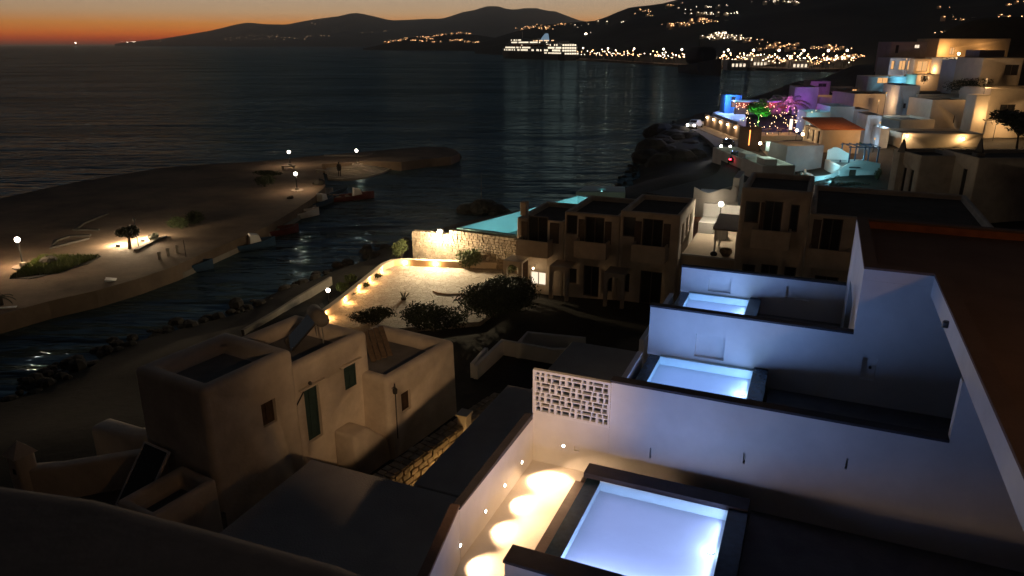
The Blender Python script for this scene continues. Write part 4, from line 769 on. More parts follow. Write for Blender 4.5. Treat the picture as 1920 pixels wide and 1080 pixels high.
# floodlight on the rubble wall
fd = thing('wall_floodlight', 'glaring white floodlight on top of the rubble stone wall', 'floodlight', site(-24.15, 43.9, 4.2), AXD)
MB().tube((0, .35, -.3), (0, 0, .1), .03).build('bracket', M['metal'], fd); MB().box(-.2, -.05, 0, .2, .15, .3).build('housing', M['metal'], fd); MB().ball((0, -.14, .1), .16, 12, 8).build('lens', M['bulb_white'], fd)
spot(fd, (0, -.35, .05), (2.6, -3.2, -1.6), 1200, (1, .78, .46), 128, .6, .15); light(fd, (0, -.75, .1), 1500, (1, .78, .48), .15)
gl_ = thing('globe_lamp', 'small white globe lamp on a short post outside the plaza wall', 'lamp', (-11.58,42.62,1.5))
MB().tube((0, 0, -.4), (0, 0, .75), .03).build('post', M['metal'], gl_); MB().ball((0, 0, .85), .12, 10, 6).build('globe', M['bulb_white'], gl_); light(gl_, (0, 0, .86), 8, (.9, 1, .8), .13)
# planting about the plaza
bush('leafy shrub against the lit rubble wall', (-3.02,48.38,2.05), (1.0, .6, .95), 900, .12, 'leaf_pale')
bush('shrub in shadow at the left end of the rubble wing wall', (-8.26,51.23,2), (.8, .7, .9), 500, .12, 'leaf_pale')
bush('tall dark shrub mass at the right edge of the plaza', (-1.25,39.06,2), (3.0, 2.6, 1.5), 5200, .13, 'leaf')
bush('dark hedge shrub in front of the first hotel unit', (-0.17,42.02,2), (1.8, 1.2, 1.0), 1800, .13, 'leaf')
bush('dark shrub behind the right old house roof', (-4.29,36.91,2), (2.2, 1.2, 1.0), 2200, .12, 'leaf')
bush('low dark shrub at the foot of the plaza beside the middle old roof', (-7.73,37.87,2), (1.6, .7, .6), 1200, .1, 'leaf')
bush('small flowering bush by the hotel corner', (0.07,47.29,2), (.5, .5, .7), 300, .1, 'leaf_pale')
for i, (q, lb) in enumerate((((-10.93,43.34,2), 'tuft of grass behind the second step light'), ((-10.81,45.18,2), 'tuft of grass behind the third step light'))): bush(lb, q, (.6, .4, .4), 200, .14, 'grass', 'grass_tuft')
for q, lb in (((-10.29,42.18,2.05), 'clump of dark plants between second and third step lights'), ((-9.65,44.15,2.05), 'clump of dark plants between third and fourth step lights'), ((-9.16,46.06,2.05), 'clump of dark plants between fourth and fifth step lights')): bush(lb, q, (.55, .3, .22), 160, .09, 'leaf', 'bedding_plants')
def agave(label, loc, s):
    p = thing('agave', label, 'plant', loc); rr = random.Random(int(s*100)); mb = MB()
    for k in range(26):
        a = rr.uniform(0, 6.28); e = rr.uniform(.3, 1.3); d = Vector((math.cos(a)*math.cos(e), math.sin(a)*math.cos(e), math.sin(e))); sd = Vector((-math.sin(a), math.cos(a), 0))*.06*s; mb.quad(-sd, sd, sd*.8+d*s*.6, d*s); mb.tri(-sd, sd*.8+d*s*.6, d*s)
    mb.build('leaf', M['leaf'], p); MB().lathe([(.2*s, -.1), (.28*s, .1), (.2*s, .16)], (0, 0, 0), 9).build('base', M['soil'], p)
agave('dark spiky agave standing on the paved plaza', (-6.69,41.68,2.05), .62)
agave('dark spiky agave nearer the old houses on the plaza', (-7.72,39.1,2.05), .6)
tag(MB().path_wall([(-5.04,43.19,2.05)[:2],(-4.66,42.78,2.05)[:2],(-4.1,42.58,2.05)[:2],(-3.03,42.68,2.05)[:2]], .08, 2.05, 2.14).build('paving_kerb', M['stone']), 'short dark raised kerb curving across the plaza paving', 'kerb')
tag(MB().path_wall([(-15.4,37.98,1.5)[:2],(-14.44,41.27,1.5)[:2],(-13.85,43.83,1.5)[:2],(-12.74,47.88,1.5)[:2]], .2, .6, 1.55).build('path_kerb', M['concrete']), 'thin pale path edge running down towards the shore', 'kerb')

# ================================================================ HOTEL BLOCK
def cutbox(face, u, z, w, h, W, D, e=.16):
    if face == 'f': return (u-w/2, -.3, z, u+w/2, e, z+h)
    if face == 'r': return (W/2-e, u-w/2, z, W/2+.3, u+w/2, z+h)
    if face == 'l': return (-W/2-.3, u-w/2, z, -W/2+e, u+w/2, z+h)
def house(name, label, loc, rot, W, D, H, wins=(), m='plaster', rm='rooftop_old', bev=.1, rim=.25, drop=.3, cat='house', group=None, sink=3.0, roof=True, lean=1.0):
    """flat-roofed cubic house; its front wall is y = 0 and faces -y; wins = (face, along, z, w, h, kind)"""
    p = thing(name, label, cat, loc, rot, group)
    o8 = lambda d, z: [(-W/2+d, d, z), (W/2-d, d, z), (W/2-d, D-d, z), (-W/2+d, D-d, z)]
    v = o8(0, -sink) + o8(0, H) + o8(rim, H) + o8(rim, H-drop)
    f = [(3, 2, 1, 0)]
    for r in range(3): f += [(4*r+i, 4*r+(i+1) % 4, 4*r+4+(i+1) % 4, 4*r+4+i) for i in range(4)]
    f.append((12, 13, 14, 15))
    o = MB().add(v, f).build('wall', M[m], p, bev > 0, bevel=bev, seg=3)
    cu = MB()
    for w in wins:
        if w[5] != 'shutter': cu.box(*cutbox(w[0], *w[1:5], W, D))
    if cu.v: carve(o, cu)
    if roof: MB().add(o8(rim+.01, H-drop+.006), [(0, 1, 2, 3)]).build('roof', M[rm], p)
    for face, u, z, w, h, kind in wins:
        def bx(mb, a0, z0, a1, z1, d0, d1):      # a along the wall, d outwards from the wall plane
            if face == 'f': mb.box(a0, -d1, z0, a1, -d0, z1)
            elif face == 'r': mb.box(W/2+d0, a0, z0, W/2+d1, a1, z1)
            else: mb.box(-W/2-d1, a0, z0, -W/2-d0, a1, z1)
            return mb
        a0, a1 = u-w/2, u+w/2
        if kind == 'shutter':
            bx(MB(), a0, z, a1, z+h, .003, .045).build('shutter', M['shutter'], p); continue
        pm = {'dark': 'glass', 'door': 'wood', 'lit': 'win_warm', 'pale': 'win_pale', 'arch': 'glass', 'blue': 'teal'}[kind]
        q = bx(MB(), a0, z, a1, z+h, -.14, -.11).build('door' if kind == 'door' else 'window', M[pm], p)
        fr = MB(); t = .06
        for r in ((a0, z, a0+t, z+h), (a1-t, z, a1, z+h), (a0+t, z+h-t, a1-t, z+h), (a0+t, z, a1-t, z+t)) + (((u-.03, z+t, u+.03, z+h-t),) if w > .8 else ()): bx(fr, *r, -.108, -.06)
        fr.build('frame', M['shutter' if kind != 'pale' else 'white'], q)
    return p
def balcony(p, u, z, w, d=.9):
    b_ = MB().box(u-w/2, -d, z-.14, u+w/2, -.002, z).build('balcony', M['plaster_old'], p)
    MB().box(u-w/2, -d, z+.002, u+w/2, -d+.1, z+.9).box(u-w/2, -d+.1, z+.002, u-w/2+.1, -.004, z+.9).box(u+w/2-.1, -d+.1, z+.002, u+w/2, -.004, z+.9).build('parapet', M['plaster_old'], b_)
def hunit(label, s0, s1, z1, wins, bal, T=41.0, D=5.4, **k):
    h = house('hotel_unit', label, site((s0+s1)/2, T, 2.0), AXD, s1-s0, D, z1-2.0, wins, m='plaster_old', rm='roof_dark', bev=.08, cat='building', group=k.get('group', 'stepped hotel units'))
    for b_ in bal: balcony(h, *b_)
    return h
u1 = hunit('left hotel unit with arched porch and a lit lower window', -17.0, -13.85, 6.62, [('f', -.15, 2.9, 1.3, 1.9, 'dark'), ('f', -1.05, 2.9, .42, 1.5, 'shutter'), ('f', .95, 3.2, .6, 1.3, 'shutter'), ('f', -.1, .3, 1.1, .9, 'pale'), ('f', -1.15, 0, .7, 1.9, 'door')], [(-.2, 2.55, 2.1)])
u2 = hunit('middle hotel unit, one step higher than the left one', -13.83, -10.35, 7.3, [('f', .2, 3.2, 1.2, 1.9, 'dark'), ('f', -1.25, 3.9, .7, 1.2, 'dark'), ('f', -.62, 3.5, .4, 1.4, 'shutter'), ('f', 1.05, 3.5, .4, 1.4, 'shutter'), ('f', .1, 0, 1.0, 2.0, 'dark'), ('f', -1.2, .7, .7, 1.0, 'dark'), ('f', 1.2, .5, .5, 1.2, 'dark')], [(.2, 2.85, 2.0)])
u3 = hunit('right and highest hotel unit with glowing white side wall', -10.33, -6.8, 7.66, [('f', .2, 3.4, 1.2, 1.9, 'dark'), ('f', -1.2, 4.1, .75, 1.2, 'dark'), ('f', -.65, 3.7, .4, 1.4, 'shutter'), ('f', 1.05, 3.7, .4, 1.4, 'shutter'), ('f', .3, 0, 1.3, 2.1, 'dark'), ('f', -1.25, .6, .5, 1.2, 'dark'), ('r', 1.1, 3.6, .45, 1.3, 'dark'), ('r', 2.5, 3.8, .45, 1.2, 'dark'), ('r', 3.7, 3.9, .4, 1.1, 'dark')], [(.2, 3.0, 2.0)])
for h_, x in ((u1, -1.3), (u2, -1.55), (u3, -1.6)):
    a_ = thing('porch_arch', {u1: 'white arched porch of the left hotel unit', u2: 'dim arched porch of the middle hotel unit', u3: 'dim arched porch of the right hotel unit'}[h_], 'porch', tuple(Vector(h_.location) + Vector(site(x, -1.3))), AXD, 'arched porches of the hotel')
    mb = MB(); ar = [(.42*math.cos(math.pi*k/10), 1.5+.42*math.sin(math.pi*k/10)) for k in range(11)]
    outer = [(.62, 0), (.62, 2.15), (-.62, 2.15), (-.62, 0), (-.42, 0)] + ar[::-1] + [(.42, 0)]
    nv = len(outer); mb.add([(x_, -.12, z_) for x_, z_ in outer] + [(x_, .12, z_) for x_, z_ in outer], [tuple(range(nv)), tuple(range(2*nv-1, nv-1, -1))] + [(i, nv+i, nv+(i+1) % nv, (i+1) % nv) for i in range(nv)])
    mb.build('arch', M['plaster_old'], a_)
    MB().box(-.62, .122, 2.0, .62, 1.28, 2.15).build('roof', M['plaster_old'], a_)
pl_ = thing('porch_lamp', 'small porch lamp beside the left hotel arch', 'lamp', tuple(Vector(u1.location)+Vector(site(-.25, -.5, 1.55))), AXD)
MB().ball((0, 0, 0), .06).build('bulb', M['bulb_warm'], pl_); MB().tube((0, .03, .02), (0, .5, .12), .015).build('bracket', M['metal'], pl_); light(pl_, (0, -.05, -.1), 2.5, WARM, .05)
MB().box(-1.62, .6, 4.62, -1.2, 1.1, 5.5).build('chimney', M['plaster_old'], u1, bevel=.04)
# courtyard terrace with the glaring lamp
ct = thing('courtyard_terrace', 'bright lit roof courtyard between the two hotel blocks', 'terrace', site(-5.2, 46.2, 2.0), AXD)
MB().box(-1.59, -3.9, 0, 1.58, 3.9, 2.95).build('floor', M['plaster_tan'], ct)
MB().box(-1.55, 3.92, 0, 1.7, 4.15, 4.6).build('back_wall', M['plaster'], ct)
MB().box(-1.55, 1.9, 2.96, -.5, 3.9, 3.7).build('bench', M['plaster'], ct); MB().box(-.3, .6, 2.96, .5, 1.4, 3.6).build('planter', M['plaster'], ct)
MB().box(-1.59, -3.92, 2.952, 1.58, -3.8, 3.06).build('edge', M['plaster'], ct)
sd_ = thing('garden_shed', 'small lean-to shelter with grey roof in the courtyard', 'shelter', site(-4.35, 44.1, 4.95), AXD)
for x in (-.62, .62):
    for y in (-1.1, 1.2): MB().box(x-.05, y-.05, .02, x+.05, y+.05, 1.62 if y < 0 else 1.9).build('post', M['plaster'], sd_)
MB().add([(-.8, -1.35, 1.62), (.72, -1.35, 1.62), (.72, 1.4, 1.95), (-.8, 1.4, 1.95), (-.8, -1.35, 1.72), (.72, -1.35, 1.72), (.72, 1.4, 2.05), (-.8, 1.4, 2.05)], [(0, 3, 2, 1), (4, 5, 6, 7), (0, 1, 5, 4), (1, 2, 6, 5), (2, 3, 7, 6), (3, 0, 4, 7)]).build('roof', M['roof_grey'], sd_)
bk = thing('clay_pots', 'round woven basket and clutter under the courtyard shelter', 'basket', site(-4.3, 43.1, 4.96)); MB().lathe([(.2, 0), (.38, .25), (.34, .45), (.28, .42), (.3, .25), (.15, .06)], (0, 0, 0), 12).build('bowl', M['wood_mid'], bk); MB().ball((-.75, -.1, .16), .22, 10, 6, .7).build('cushion', M['cloth_dark'], bk)
cl = thing('courtyard_lamp', 'glaring white courtyard lamp between the hotel blocks', 'lamp', site(-5.35, 47.6, 4.95), AXD)
MB().tube((0, 0, 0), (0, 0, 2.1), .035).build('post', M['metal'], cl); MB().ball((0, 0, 2.2), .16, 12, 8).build('globe', M['bulb_white'], cl); light(cl, (0, 0, 2.2), 900, (1, .84, .6), .18)
b2 = hunit('large dark hotel block right of the bright courtyard', -3.58, .05, 9.55, [('f', -1.15, 5.6, .75, 1.2, 'dark'), ('f', -.05, 4.9, .95, 2.0, 'dark'), ('f', -.62, 5.2, .18, 1.6, 'shutter'), ('f', 1.05, 5.3, .45, 1.5, 'dark'), ('f', -1.0, 1.9, .7, 1.3, 'dark'), ('f', .1, 1.4, .9, 1.9, 'dark'), ('f', 1.2, 1.4, .6, 1.9, 'dark')], [(0, 4.55, 2.0)], D=5.5, group='dark hotel blocks')
b3 = hunit('dark hotel block behind the white villa corner, unlit', .07, 8.6, 8.4, [('f', -3.1, 4.2, 1.0, 2.0, 'dark'), ('f', -3.85, 4.5, .4, 1.6, 'shutter'), ('f', -.6, 4.2, 1.0, 2.0, 'dark'), ('f', -3.0, 1.0, 1.2, 2.0, 'dark')], [(-3.1, 3.8, 2.0)], D=9, group='dark hotel blocks')
pz = thing('closed_parasol', 'pale folded parasol standing in the dark hotel court', 'parasol', site(-.2, 34.5, 2.2)); MB().tube((0, 0, 0), (0, 0, 2.6), .03).build('pole', M['metal'], pz); MB().lathe([(.06, 0), (.22, .15), (.15, .9), (.04, 1.5)], (0, 0, 1.2), 10).build('canopy', M['plaster_tan'], pz)
# ================================================================ THE SPIT: LAMPS, STEPS, PERSON, BOATS
def pier_lamp(label, loc, watts, h=1.8):
    p = thing('promenade_lamp', label, 'lamp', loc, 0, 'lamps on the sandy spit')
    MB().lathe([(.75, 0), (.75, .06), (.25, .07), (.2, .35), (.09, .4)], (0, 0, 0), 14).build('base', M['concrete'], p)
    MB().tube((0, 0, .38), (0, 0, h-.15), .07, .05, 10).build('post', M['metal'], p)
    MB().lathe([(.05, h-.15), (.14, h-.1), (.05, h-.06)], (0, 0, 0), 10).build('collar', M['metal'], p)
    MB().ball((0, 0, h+.1), .18, 12, 8).build('globe', M['bulb_white'], p)
    light(p, (0, 0, h+.1), watts, (1, .68, .38), .2)
    return p
pier_lamp('post lamp at the seaward edge of the spit, left of two', (-30.45,98.47,1.2), 900)
pier_lamp('post lamp at the head of the curved steps', (-21.51,99.85,1.2), 1000)
pier_lamp('post lamp on the sand above the small quay', (-24.55,81.03,1.2), 1250)
pier_lamp('brightest post lamp at the far left by the grass patch', (-36.66,51.4,1.2), 3200, 2.0)
# curved amphitheatre steps down to the water, each tread its own piece
sts = thing('curved_steps', 'curved amphitheatre of stone steps going down to the water', 'steps', (-23.18,110.01,0))
c0 = Vector((-23.18,110.01,0)); NS = 15
for k in range(NS):
    r0, r1 = 1.2+k*1.02, 1.2+(k+1)*1.02-.10; z = 1.28-.075*k
    pts = [(-5.2+.28*k, -r0*.98)] + [(r0*math.sin(a)*.36+.8, -r0*math.cos(a)) for a in [math.pi*.62*i/9 for i in range(10)]]
    pto = [(-5.2+.28*k+.25, -r1*.98)] + [(r1*math.sin(a)*.36+.8, -r1*math.cos(a)) for a in [math.pi*.62*i/9 for i in range(10)]]
    MB().prism(pts + pto[::-1], -1.2, z).build('step', M['concrete'], sts)
MB().prism([(-5.2, -.9), (-1.2, -16.2)] + [(16.2*math.sin(a)*.36+.8, -16.2*math.cos(a)) for a in [math.pi*.62*i/9 for i in range(10)]] + [(.8, 0)], -1.3, .02).build('step_base', M['rock'], sts)
# walking figure in dark clothes
def person(label, loc, rot, h=1.72):
    p = thing('person', label, 'person', loc, rot)
    J = dict(pel=(0, 0, .95), wai=(0, .01, 1.12), che=(0, .02, 1.36), nec=(0, .02, 1.52), hed=(0, .03, 1.64), ls=(-.19, .02, 1.43), le=(-.25, -.02, 1.16), lh=(-.24, .10, .92), rs=(.19, .02, 1.43), re=(.25, .04, 1.16), rh=(.23, -.06, .92),
             lp=(-.09, 0, .9), lk=(-.10, .16, .5), lf=(-.10, .10, .06), lt=(-.10, .26, .03), rp=(.09, 0, .9), rk=(.10, -.02, .5), rf=(.10, -.24, .10), rt=(.10, -.14, .03))
    rad_ = dict(pel=.17, wai=.15, che=.18, nec=.06, hed=.09, ls=.075, le=.05, lh=.035, rs=.075, re=.05, rh=.035, lp=.11, lk=.07, lf=.05, lt=.035, rp=.11, rk=.07, rf=.05, rt=.035)
    E_ = ['pel-wai', 'wai-che', 'che-nec', 'nec-hed', 'che-ls', 'ls-le', 'le-lh', 'che-rs', 'rs-re', 're-rh', 'pel-lp', 'lp-lk', 'lk-lf', 'lf-lt', 'pel-rp', 'rp-rk', 'rk-rf', 'rf-rt']
    ks = list(J); me = bpy.data.meshes.new('body'); me.from_pydata([J[k] for k in ks], [tuple(ks.index(x) for x in e.split('-')) for e in E_], [])
    o = link('body', me, M['cloth_dark'], p)
    sk = o.modifiers.new('skin', 'SKIN')
    for i, k in enumerate(ks): me.skin_vertices[0].data[i].radius = (rad_[k], rad_[k]); me.skin_vertices[0].data[i].use_root = (k == 'pel')
    o.modifiers.new('sub', 'SUBSURF').render_levels = 2; p.scale = (1.05,)*3
    MB().ball((0, .035, 1.67), .105, 12, 8, 1.15).build('hair', M['cloth_dark'], p, True)
    MB().ball((0, .075, 1.635), .085, 12, 8, 1.2).build('face', M['skin'], p, True)
    MB().lathe([(.20, .80), (.26, .74), (.235, .95), (.19, 1.15), (.2, 1.4), (.07, 1.5)], (0, .01, 0), 14).build('coat', M['cloth_dark'], p, True)
person('person in dark coat walking on the spit near the steps', (-21.74,90.09,1.2), 20)
# benches, stones and beds on the spit
def bench(label, loc, rot):
    p = thing('stone_bench', label, 'bench', loc, rot)
    MB().box(-.9, -.25, .38, .9, .25, .48).build('seat', M['concrete'], p, bevel=.02)
    for x in (-.65, .65): MB().box(x-.12, -.2, 0, x+.12, .2, .378).build('leg', M['concrete'], p)
bench('dark stone bench at the foot of the seaward lamp', (-29.88,95.8,1.2), 10); bench('low stone bench on the sand left of the walking person', (-24.55,92.46,1.2), -15)
def rock(label, loc, r, seed):
    rr = random.Random(seed); mb = MB().ball((0, 0, r*.25), r, 10, 7, .6)
    mb.v = [tuple(Vector(v) + Vector((1, 1, .7))*noise.noise(Vector(v)*1.7/r+Vector((seed, 0, 0)))*r*.35) for v in mb.v]
    o = mb.build('boulder', M['rock'], None); o.location = loc; return tag(o, label, 'rock')
rock('boulder above the small quay beside the steps', (-23.06,84.99,1.2), .7, 1); rock('pale boulder on the grass patch at the left', (-35.31,52.35,1.25), .6, 2)
rock('low boulder on the sand below the quay lamp', (-23.97,76.55,1.2), .35, 3)
struct(MB().prism([(-35.74,48.46,1.23)[:2],(-36.39,51.99,1.23)[:2],(-36.95,53.86,1.23)[:2],(-35.09,54.61,1.23)[:2],(-32.31,54.16,1.23)[:2],(-32.14,51.99,1.23)[:2],(-33.16,49.98,1.23)[:2],(-34.15,48.46,1.23)[:2]], 1.1, 1.24).build('grass_bed', M['soil']))
gp_ = [Vector((-35.74,48.46,1.23)),Vector((-37.13,54.16,1.23)),Vector((-32.31,54.16,1.23)),Vector((-33.01,49.72,1.23))]
mb = MB(); rr = random.Random(4)
for k in range(5200):
    a, b_ = rr.random(), rr.random(); p = gp_[0].lerp(gp_[3], a).lerp(gp_[1].lerp(gp_[2], a), b_)
    d = Vector((rr.gauss(0, .05), rr.gauss(0, .05), rr.uniform(.1, .32))); s_ = Vector((rr.uniform(-.05, .05), rr.uniform(-.05, .05), 0)); mb.tri(p-s_, p+s_, p+d)
tag(mb.build('grass', M['grass']), 'short green grass on the bed by the left lamp', 'grass', kind='stuff')
for pts, lb in (([(-36.31,59.42,1.22),(-37.65,56.37,1.22),(-38.62,58.71,1.22),(-38.32,60.13,1.22),(-36.68,60.5,1.22)], 'dark curving bed edge left of the lit bush'), ([(-37.01,62.39,1.22),(-39.16,62.39,1.22),(-39.82,64.8,1.22),(-39.71,68.76,1.22)], 'dark curving bed edge farther out on the sand'), ([(-30.37,55.73,1.22),(-30.27,58.71,1.22),(-30.01,60.13,1.22)], 'dark log edge beside the lit bush')):
    tag(MB().path_wall([p[:2] for p in pts], .35, 1.1, 1.34).build('bed_edge', M['rock']), lb, 'bed edge')
tree('dark bush tree standing before the ground floodlight on the spit', (-31.24,56.44,1.2), 1.9, 1.1, 1500, .1, 'leaf', 5, 'bush_tree')
bush('low shrub right of the lit bush tree', (-30.47,59.14,1.2), (.7, .5, .4), 260, .1, 'leaf')
bush('dim round shrub on the dark middle of the spit', (-29.99,63.25,1.2), (1.2, .9, .7), 600, .12, 'leaf'); bush('dim wider shrub next to the round one on the spit', (-29.29,65.3,1.2), (1.5, 1.0, .8), 700, .12, 'leaf')
bush('dark shrub on the rise left of the quay lamp', (-29.07,83.3,1.2), (1.6, 1.2, .9), 700, .14, 'leaf'); bush('sprawling dark shrub below the seaward lamp', (-30.74,90.48,1.2), (2.2, .9, .5), 600, .14, 'leaf')
for q, lb, ww in (((-31.3,58.79,1.2), 'ground floodlight behind the bush tree on the spit', 1300), ((-32.5,57.09,1.2), 'second ground floodlight left of the bush tree', 900)):
    f_ = thing('ground_floodlight', lb, 'floodlight', q, 0, 'ground floodlights on the spit'); MB().box(-.15, -.1, 0, .15, .1, .2).build('housing', M['metal'], f_); MB().box(-.13, .102, .04, .13, .115, .18).build('lens', M['bulb_warm'], f_); light(f_, (0, .5, .55), ww, (1, .74, .45), .2)
pp = thing('signal_post', 'slim unlit post lamp beside the lit bush tree', 'post', (-30.83,57.09,1.2)); MB().tube((0, 0, 0), (0, 0, 2.2), .035).build('post', M['metal'], pp); MB().ball((0, 0, 2.3), .13).build('head', M['metal'], pp)
rl = thing('red_beacon', 'small dim red beacon above the far left lamp', 'beacon', (-40.82,57.09,1.2)); MB().tube((0, 0, 0), (0, 0, .7), .05).build('post', M['metal'], rl); MB().ball((0, 0, .75), .07).build('lens', emis('red_dim', (1, .05, .05), .6), rl)
for i, (q, lb) in enumerate((((-27.27,53.23,1.2), 'leftmost pale quay bollard'), ((-27.07,54.26,1.2), 'middle pale quay bollard'), ((-26.76,55.18,1.2), 'rightmost pale quay bollard'))):
    b_ = thing('quay_bollard', lb + ' on the dark part of the spit', 'bollard', q, 0, 'quay bollards'); MB().lathe([(.12, 0), (.12, .5), (.16, .55), (.1, .66)], (0, 0, 0), 10).build('post', M['concrete'], b_)
sbd = thing('notice_board', 'flat white board lying by the quay at the far left', 'board', (-31.86,42.42,1.25), 15); MB().box(-.5, -.12, 0, .5, .12, .05).build('board', M['white'], sbd)
palm('small dark palm at the left picture edge on the quay', (-32.7,43.04,1.2), .5, .9, 9, 'leaf', 4)
# boats
def boat(label, loc, rot, L=4.6, Wd=1.7, hull='hull_blue', cabin=True, mast=False):
    p = thing('moored_boat', label, 'boat', loc, rot, 'boats moored along the spit')
    secs = []; NSX = 9
    for i in range(NSX):
        t = i/(NSX-1); x = -L/2 + L*t; wd = Wd/2*(1-max(0, (t-.45)/.55)**2.2)*(.86+.14*min(1, t*4)); sh = .55+.28*t*t
        secs.append([(x, -wd, sh), (x, -wd*.92, .25), (x, -wd*.45, -.2), (x, 0, -.3), (x, wd*.45, -.2), (x, wd*.92, .25), (x, wd, sh), (x, wd*.86, sh), (x, wd*.8, .22), (x, -wd*.8, .22), (x, -wd*.86, sh)])
    v = [q for s_ in secs for q in s_]; k = 11
    f = [(i*k+j, (i+1)*k+j, (i+1)*k+(j+1) % k, i*k+(j+1) % k) for i in range(NSX-1) for j in range(k)] + [tuple(range(k)), tuple(range((NSX-1)*k, NSX*k))[::-1]]
    MB().add(v, f).build('hull', M[hull], p, False)
    MB().box(-L*.18, -Wd*.38, .3, -L*.1, Wd*.38, .45).build('thwart', M['wood_mid'], p); MB().box(-L*.42, -Wd*.36, .3, -L*.3, Wd*.36, .45).build('thwart', M['wood_mid'], p)
    if cabin:
        c = MB().add([(-.1, -.5, .3), (1.0, -.42, .3), (1.0, .42, .3), (-.1, .5, .3), (0, -.42, 1.35), (.75, -.36, 1.2), (.75, .36, 1.2), (0, .42, 1.35)], [(0, 3, 2, 1), (4, 5, 6, 7), (0, 1, 5, 4), (1, 2, 6, 5), (2, 3, 7, 6), (3, 0, 4, 7)]).build('cabin', M['white'], p, bevel=.05); MB().quad((1.003, -.3, .75), (1.003, .3, .75), (.85, .28, 1.1), (.85, -.28, 1.1)).build('windscreen', M['glass'], c)
    MB().box(-L/2-.25, -.14, .1, -L/2-.02, .14, .85).build('outboard_motor', M['metal'], p, bevel=.04)
    if mast: MB().tube((.2, 0, .2), (.2, 0, 2.6), .03).build('mast', M['wood'], p)
    return p
boat('white cabin boat tied up at the lower left quay', (-28.74,48.07,0), 22, 4.8, 1.8, 'white')
boat('dark open boat moored left of the middle quay', (-25.74,53.87,0), 30, 4.2, 1.6, 'hull_blue', False, True)
boat('small boat with white bow at the quay bend', (-21.99,72.6,0), 40, 4.4, 1.7, 'white', False)
boat('dark boat moored between the quay bend and the steps', (-21.41,78.57,0), 60, 4.4, 1.7, 'hull_blue', True)
boat('red hulled boat moored just off the curved steps', (-18.27,81.76,0), 25, 4.8, 1.8, 'hull_red', True)
boat('dim small boat tucked under the steps landing', (-20.33,82.98,0), 70, 3.8, 1.5, 'hull_blue', False)
boat('dark low boat at the unlit stretch of the quay', (-22.97,60.73,0), 33, 4.4, 1.7, 'hull_blue', True)
boat('dark open boat beyond the unlit stretch of the quay', (-22.03,65.57,0), 36, 4.0, 1.6, 'hull_red', False)
# rock islet with pole
isl = thing('rock_islet', 'dark rock islet with slim pole off the infinity pool', 'islet', (-3.14,75.09,0))
mb = MB(); rr = random.Random(8)
for k in range(26): a = rr.uniform(0, 6.28); q = rr.random(); mb.ball((math.cos(a)*q*2.8, math.sin(a)*q*1.6, .9*(1-q)-.1), rr.uniform(.5, 1.1), 8, 5, .7)
mb.build('rock', M['rock'], isl); MB().tube((-.1, 0, .5), (-.1, 0, 4.2), .035).build('pole', M['metal'], isl)

# ================================================================ COAST ROAD, BEACH CLUB, VILLAGE
RD = [(31.3,131.88,3.05),(34.08,125.9,3.05),(32.7,107.04,3.05),(29.74,91.59,3.05),(25.77,79.89,3.05),(20.34,73.23,3),(15.46,68.31,2.9)]
def sm(pts, n=5):
    out = []
    for i in range(len(pts)-1):
        p0, p1, p2, p3 = (Vector(pts[max(0, min(len(pts)-1, j))]) for j in (i-1, i, i+1, i+2))
        for k in range(n):
            t = k/n; out.append(tuple(.5*((2*p1)+(-p0+p2)*t+(2*p0-5*p1+4*p2-p3)*t*t+(-p0+3*p1-3*p2+p3)*t**3)))
    return out + [tuple(pts[-1])]
rs = sm(RD)
struct(MB().path_wall([p[:2] for p in rs], 6.0, 1.5, 3.05).build('coast_road', M['road']))
tag(MB().path_wall(offset(rs, 3.2), .3, 1.5, 3.75).build('sea_wall', M['plaster_tan']), 'pale sea wall along the edge of the coast road', 'wall')
def car(label, loc, rot, paint, head=False, tail=False):
    p = thing('car', label, 'car', loc, rot, 'cars on the coast road')
    prof = [(-2.0, .35), (-2.05, .75), (-1.75, .92), (-1.2, 1.0), (-.75, 1.42), (.55, 1.45), (1.15, 1.0), (1.85, .85), (2.05, .6), (2.05, .35)]; nv = len(prof)
    wd = lambda z: .84 if z < 1.0 else .68
    MB().add([(x, -wd(z), z) for x, z in prof] + [(x, wd(z), z) for x, z in prof], [tuple(range(nv))[::-1], tuple(range(nv, 2*nv))] + [(i, (i+1) % nv, nv+(i+1) % nv, nv+i) for i in range(nv)]).build('body', M[paint], p, True, bevel=.06)
    MB().quad((1.10, -.6, 1.06), (1.10, .6, 1.06), (.62, .58, 1.40), (.62, -.58, 1.40)).build('windscreen', M['glass'], p, loc=(.02, 0, .01))
    for x in (-1.3, 1.3):
        for y in (-.82, .82):
            w = MB().tube((x, y-.1, .32), (x, y+.1, .32), .32, .32, 14).build('wheel', M['tyre'], p); MB().tube((x, y-.105, .32), (x, y+.105, .32), .18, .18, 10).build('rim', M['steel'], w)
    for y in (-.62, .62):
        MB().ball((2.05, y, .66), .11 if not head else .16, 8, 6).build('headlight', M['bulb_white'] if head else M['white'], p); MB().box(-2.075, y-.14, .68, -2.04, y+.14, .82).build('tail_light', M['bulb_red'] if tail else M['hull_red'], p)
    if head: spot(p, (2.35, 0, .7), (12, 0, .1), 500, (1, .95, .85), 70, .5, .1)
    if tail: light(p, (-2.3, 0, .75), 16, (1, .03, .06), .1)
car('dark car with both headlights on coming round the road bend', (30.14,101.37,3.05), -112, 'car_dark', True)
car('dark car with red tail lights leaving on the coast road', (27.75,88.99,3.05), 70, 'car_dark', False, True)
car('pale car with headlights on parked up at the retaining wall', (32.19,128.4,3.05), -125, 'car_white', True)
